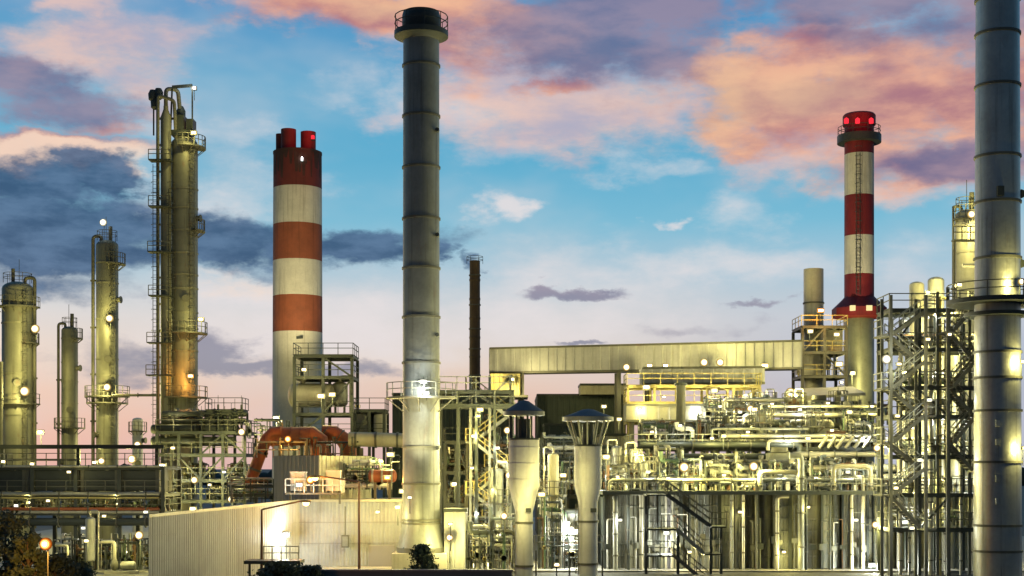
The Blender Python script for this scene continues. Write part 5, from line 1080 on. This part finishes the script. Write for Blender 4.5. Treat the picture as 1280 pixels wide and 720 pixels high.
SP = [
 ('floodlight aimed up the wide striped chimney from its left foot', 350, 527, 188, 17000, 2.0, (1, .86, .5), 2.5, (372, 360, 207), 44),
 ('floodlight aimed up the wide striped chimney from its right foot', 447, 508, 186, 14000, 2.0, (1, .86, .5), 2.5, (380, 330, 207), 44),
 ('floodlight on the shed roof aimed up the central stack', 512, 622, 105, 7500, 1.2, (1, .88, .45), 2.5, (526, 500, 111), 55),
 ('floodlight low right of the central stack aimed upwards', 563, 655, 104, 7500, 2.0, (1, .88, .45), 2.5, (528, 480, 111), 55),
 ('added floodlight on the sheet roof aimed up the crimson chimney', 1052, 478, 156, 16000, 1.4, (1, .88, .6), 2.0, (1074, 290, 168), 50),  # extra spot added to brighten the dark chimney and cabin
 ('added floodlight on the bottom edge aimed at the two vents', 696, 706, 82, 600, 1.0, (1, .92, .68), 3.0, (700, 590, 92), 60),  # extra spot added low in front to brighten the vents
 ('added floodlight on the left pipe rack aimed up the tallest column', 216, 560, 136, 3000, 1.2, (1, .85, .4), 2.5, (231, 330, 149), 40),  # this and the next two: spots added for warm wash on columns
 ('added floodlight on the left pipe rack aimed at the medium column', 118, 578, 134, 3000, 1.2, (1, .85, .4), 2.5, (134, 420, 157), 45),
 ('added floodlight on the left pipe rack aimed at the first column', 40, 580, 136, 3000, 1.2, (1, .85, .4), 2.5, (24, 440, 164), 45),
]
for (lab, x, y, D, p, drop, col, rpx, a, cone) in SP: floodlight(lab, x, y, D, p, col, e_warm, M(rpx, D), drop, aim=P(*a), cone=cone)

ROWS = [  # extra small lamps added to brighten decks, stairs and frames
 ('along the panelled roof edge', 113.2, 1500, [(772, 596), (810, 590), (835, 598), (905, 594), (975, 592), (1020, 597), (1060, 590), (1084, 600)]),
 ('on the middle pipe deck', 123.0, 1700, [(815, 540), (850, 532), (890, 548), (935, 540), (985, 552), (1040, 538), (1078, 548)]),
 ('on the highest pipe deck', 131.2, 1700, [(900, 508), (925, 515), (965, 505), (1000, 512), (1035, 504), (1090, 508)]),
 ('inside the dark right structure', 108.6, 2600, [(1135, 640), (1172, 632), (1128, 570), (1160, 562), (1140, 535), (1176, 528), (1130, 466), (1172, 470), (1180, 438), (1142, 432), (1150, 395)]),
 ('around the zigzag stair', 117.6, 3200, [(598, 520), (622, 560), (590, 585), (616, 612), (596, 642), (626, 668), (590, 690), (610, 704)]),
 ('under the panel deck', 111.9, 900, [(775, 650), (925, 640), (1010, 634), (1070, 650)]),
 ('on the dark zigzag stair', 100.6, 800, [(1120, 610), (1150, 575), (1122, 520), (1162, 500), (1124, 455), (1160, 424), (1140, 660)]),
 ('behind the two vents', 116.5, 2800, [(660, 560), (690, 585), (700, 625), (748, 600), (765, 620), (680, 660)]),
 ('beneath the left pipe rack', 116, 1000, [(20, 632), (60, 626), (104, 660), (130, 645), (160, 690), (182, 640)]),
 ('in the frame by the tallest column', 136.5, 1300, [(212, 612), (225, 596), (262, 606), (280, 590), (266, 640), (320, 604)]),
 ('below the hung gallery', 136, 1500, [(800, 512), (830, 496), (870, 516), (915, 500), (932, 494)]),
]
for (wh, D, p, pts) in ROWS:
    for i, (x, y) in enumerate(pts): floodlight(f'small added square floodlight {wh}, {ORD[i]} of its row', x, y, D, p * PW * .4, COOL if (i * 7 + len(wh)) % 5 < 2 else WARM, e_warm, .15, 0, group=f'small added floodlights {wh}')

# ================================================================ trees and bushes in the foreground
def tree(label, x, D, y_top, w_px, seed, kind='round', name='tree'):
    rr = random.Random(seed); cx = X(x, D); h = Z(y_top, D); R = M(w_px, D) / 2; t = thing(name, label, 'tree', (cx, D, 0), 'dark trees and bushes in the foreground')
    tr = MB().sweep([(cx, D, 0), (cx + .1, D, h * .4), (cx, D, h * .92)], [.16, .11, .03], 8)
    for i in range(9):
        q = rr.uniform(0, 6.28); z = h * rr.uniform(.25, .75); k = R * rr.uniform(.4, .8); tr.sweep([(cx, D, z), (cx + k * math.cos(q), D + k * math.sin(q), z + h * .14)], [.06, .02], 5)
    tr.build('trunk', m_bark, t)
    b = MB(); clumps = []
    for i in range(46 if kind == 'round' else 60):
        if kind == 'round':
            z = h * rr.uniform(.22, .97); rad = R * math.sin(math.pi * min(1, (z / h - .12) / .95)) ** .6
        else:
            z = h * (1 - rr.random() ** 1.3 * .85); rad = R * (1 - z / h) ** .75 + .08
        q = rr.uniform(0, 6.28); s_ = rad * math.sqrt(rr.random()); clumps.append((V((cx + s_ * math.cos(q), D + s_ * math.sin(q), z)), (.34 if kind == 'round' else .24) * R * rr.uniform(.6, 1.2)))
    for c, rc in clumps:
        for j in range(70):
            d = V((rr.gauss(0, 1), rr.gauss(0, 1), rr.gauss(0, .8))) * rc * .55; p = c + d; s_ = rr.uniform(.05, .13) * (1.2 if kind == 'round' else .9)
            if p.z > h * 1.02 or p.z < .1: continue
            a = V((rr.gauss(0, 1), rr.gauss(0, 1), rr.gauss(0, 1))).normalized() * s_; e_ = a.orthogonal().normalized() * s_ * .6
            b.add([p - a, p + e_, p + a, p - e_], [(0, 1, 2, 3)])
    b.build('crown', m_leaf if kind == 'round' else m_leaf2, t)
tree('small dark spiky conifer in front of the central stack base', 527, 90, 682, 58, 1, 'spike', 'conifer_tree')
tree('low dark bush in front of the loading platform, left one', 352, 86, 704, 52, 2, 'round', 'bush'); tree('low dark bush in front of the white shed, right one', 388, 87, 708, 36, 3, 'round', 'bush')
tree('dark broad tree at the lower left corner', 6, 76, 640, 70, 4, 'round'); tree('dark tree left of the orange street lamp', 34, 73, 668, 44, 5, 'round'); tree('low dark tree under the orange street lamp', 68, 75, 694, 50, 6, 'round'); tree('dark scrub bush on the bottom edge beside the orange lamp', 96, 78, 704, 40, 7, 'round', 'bush')
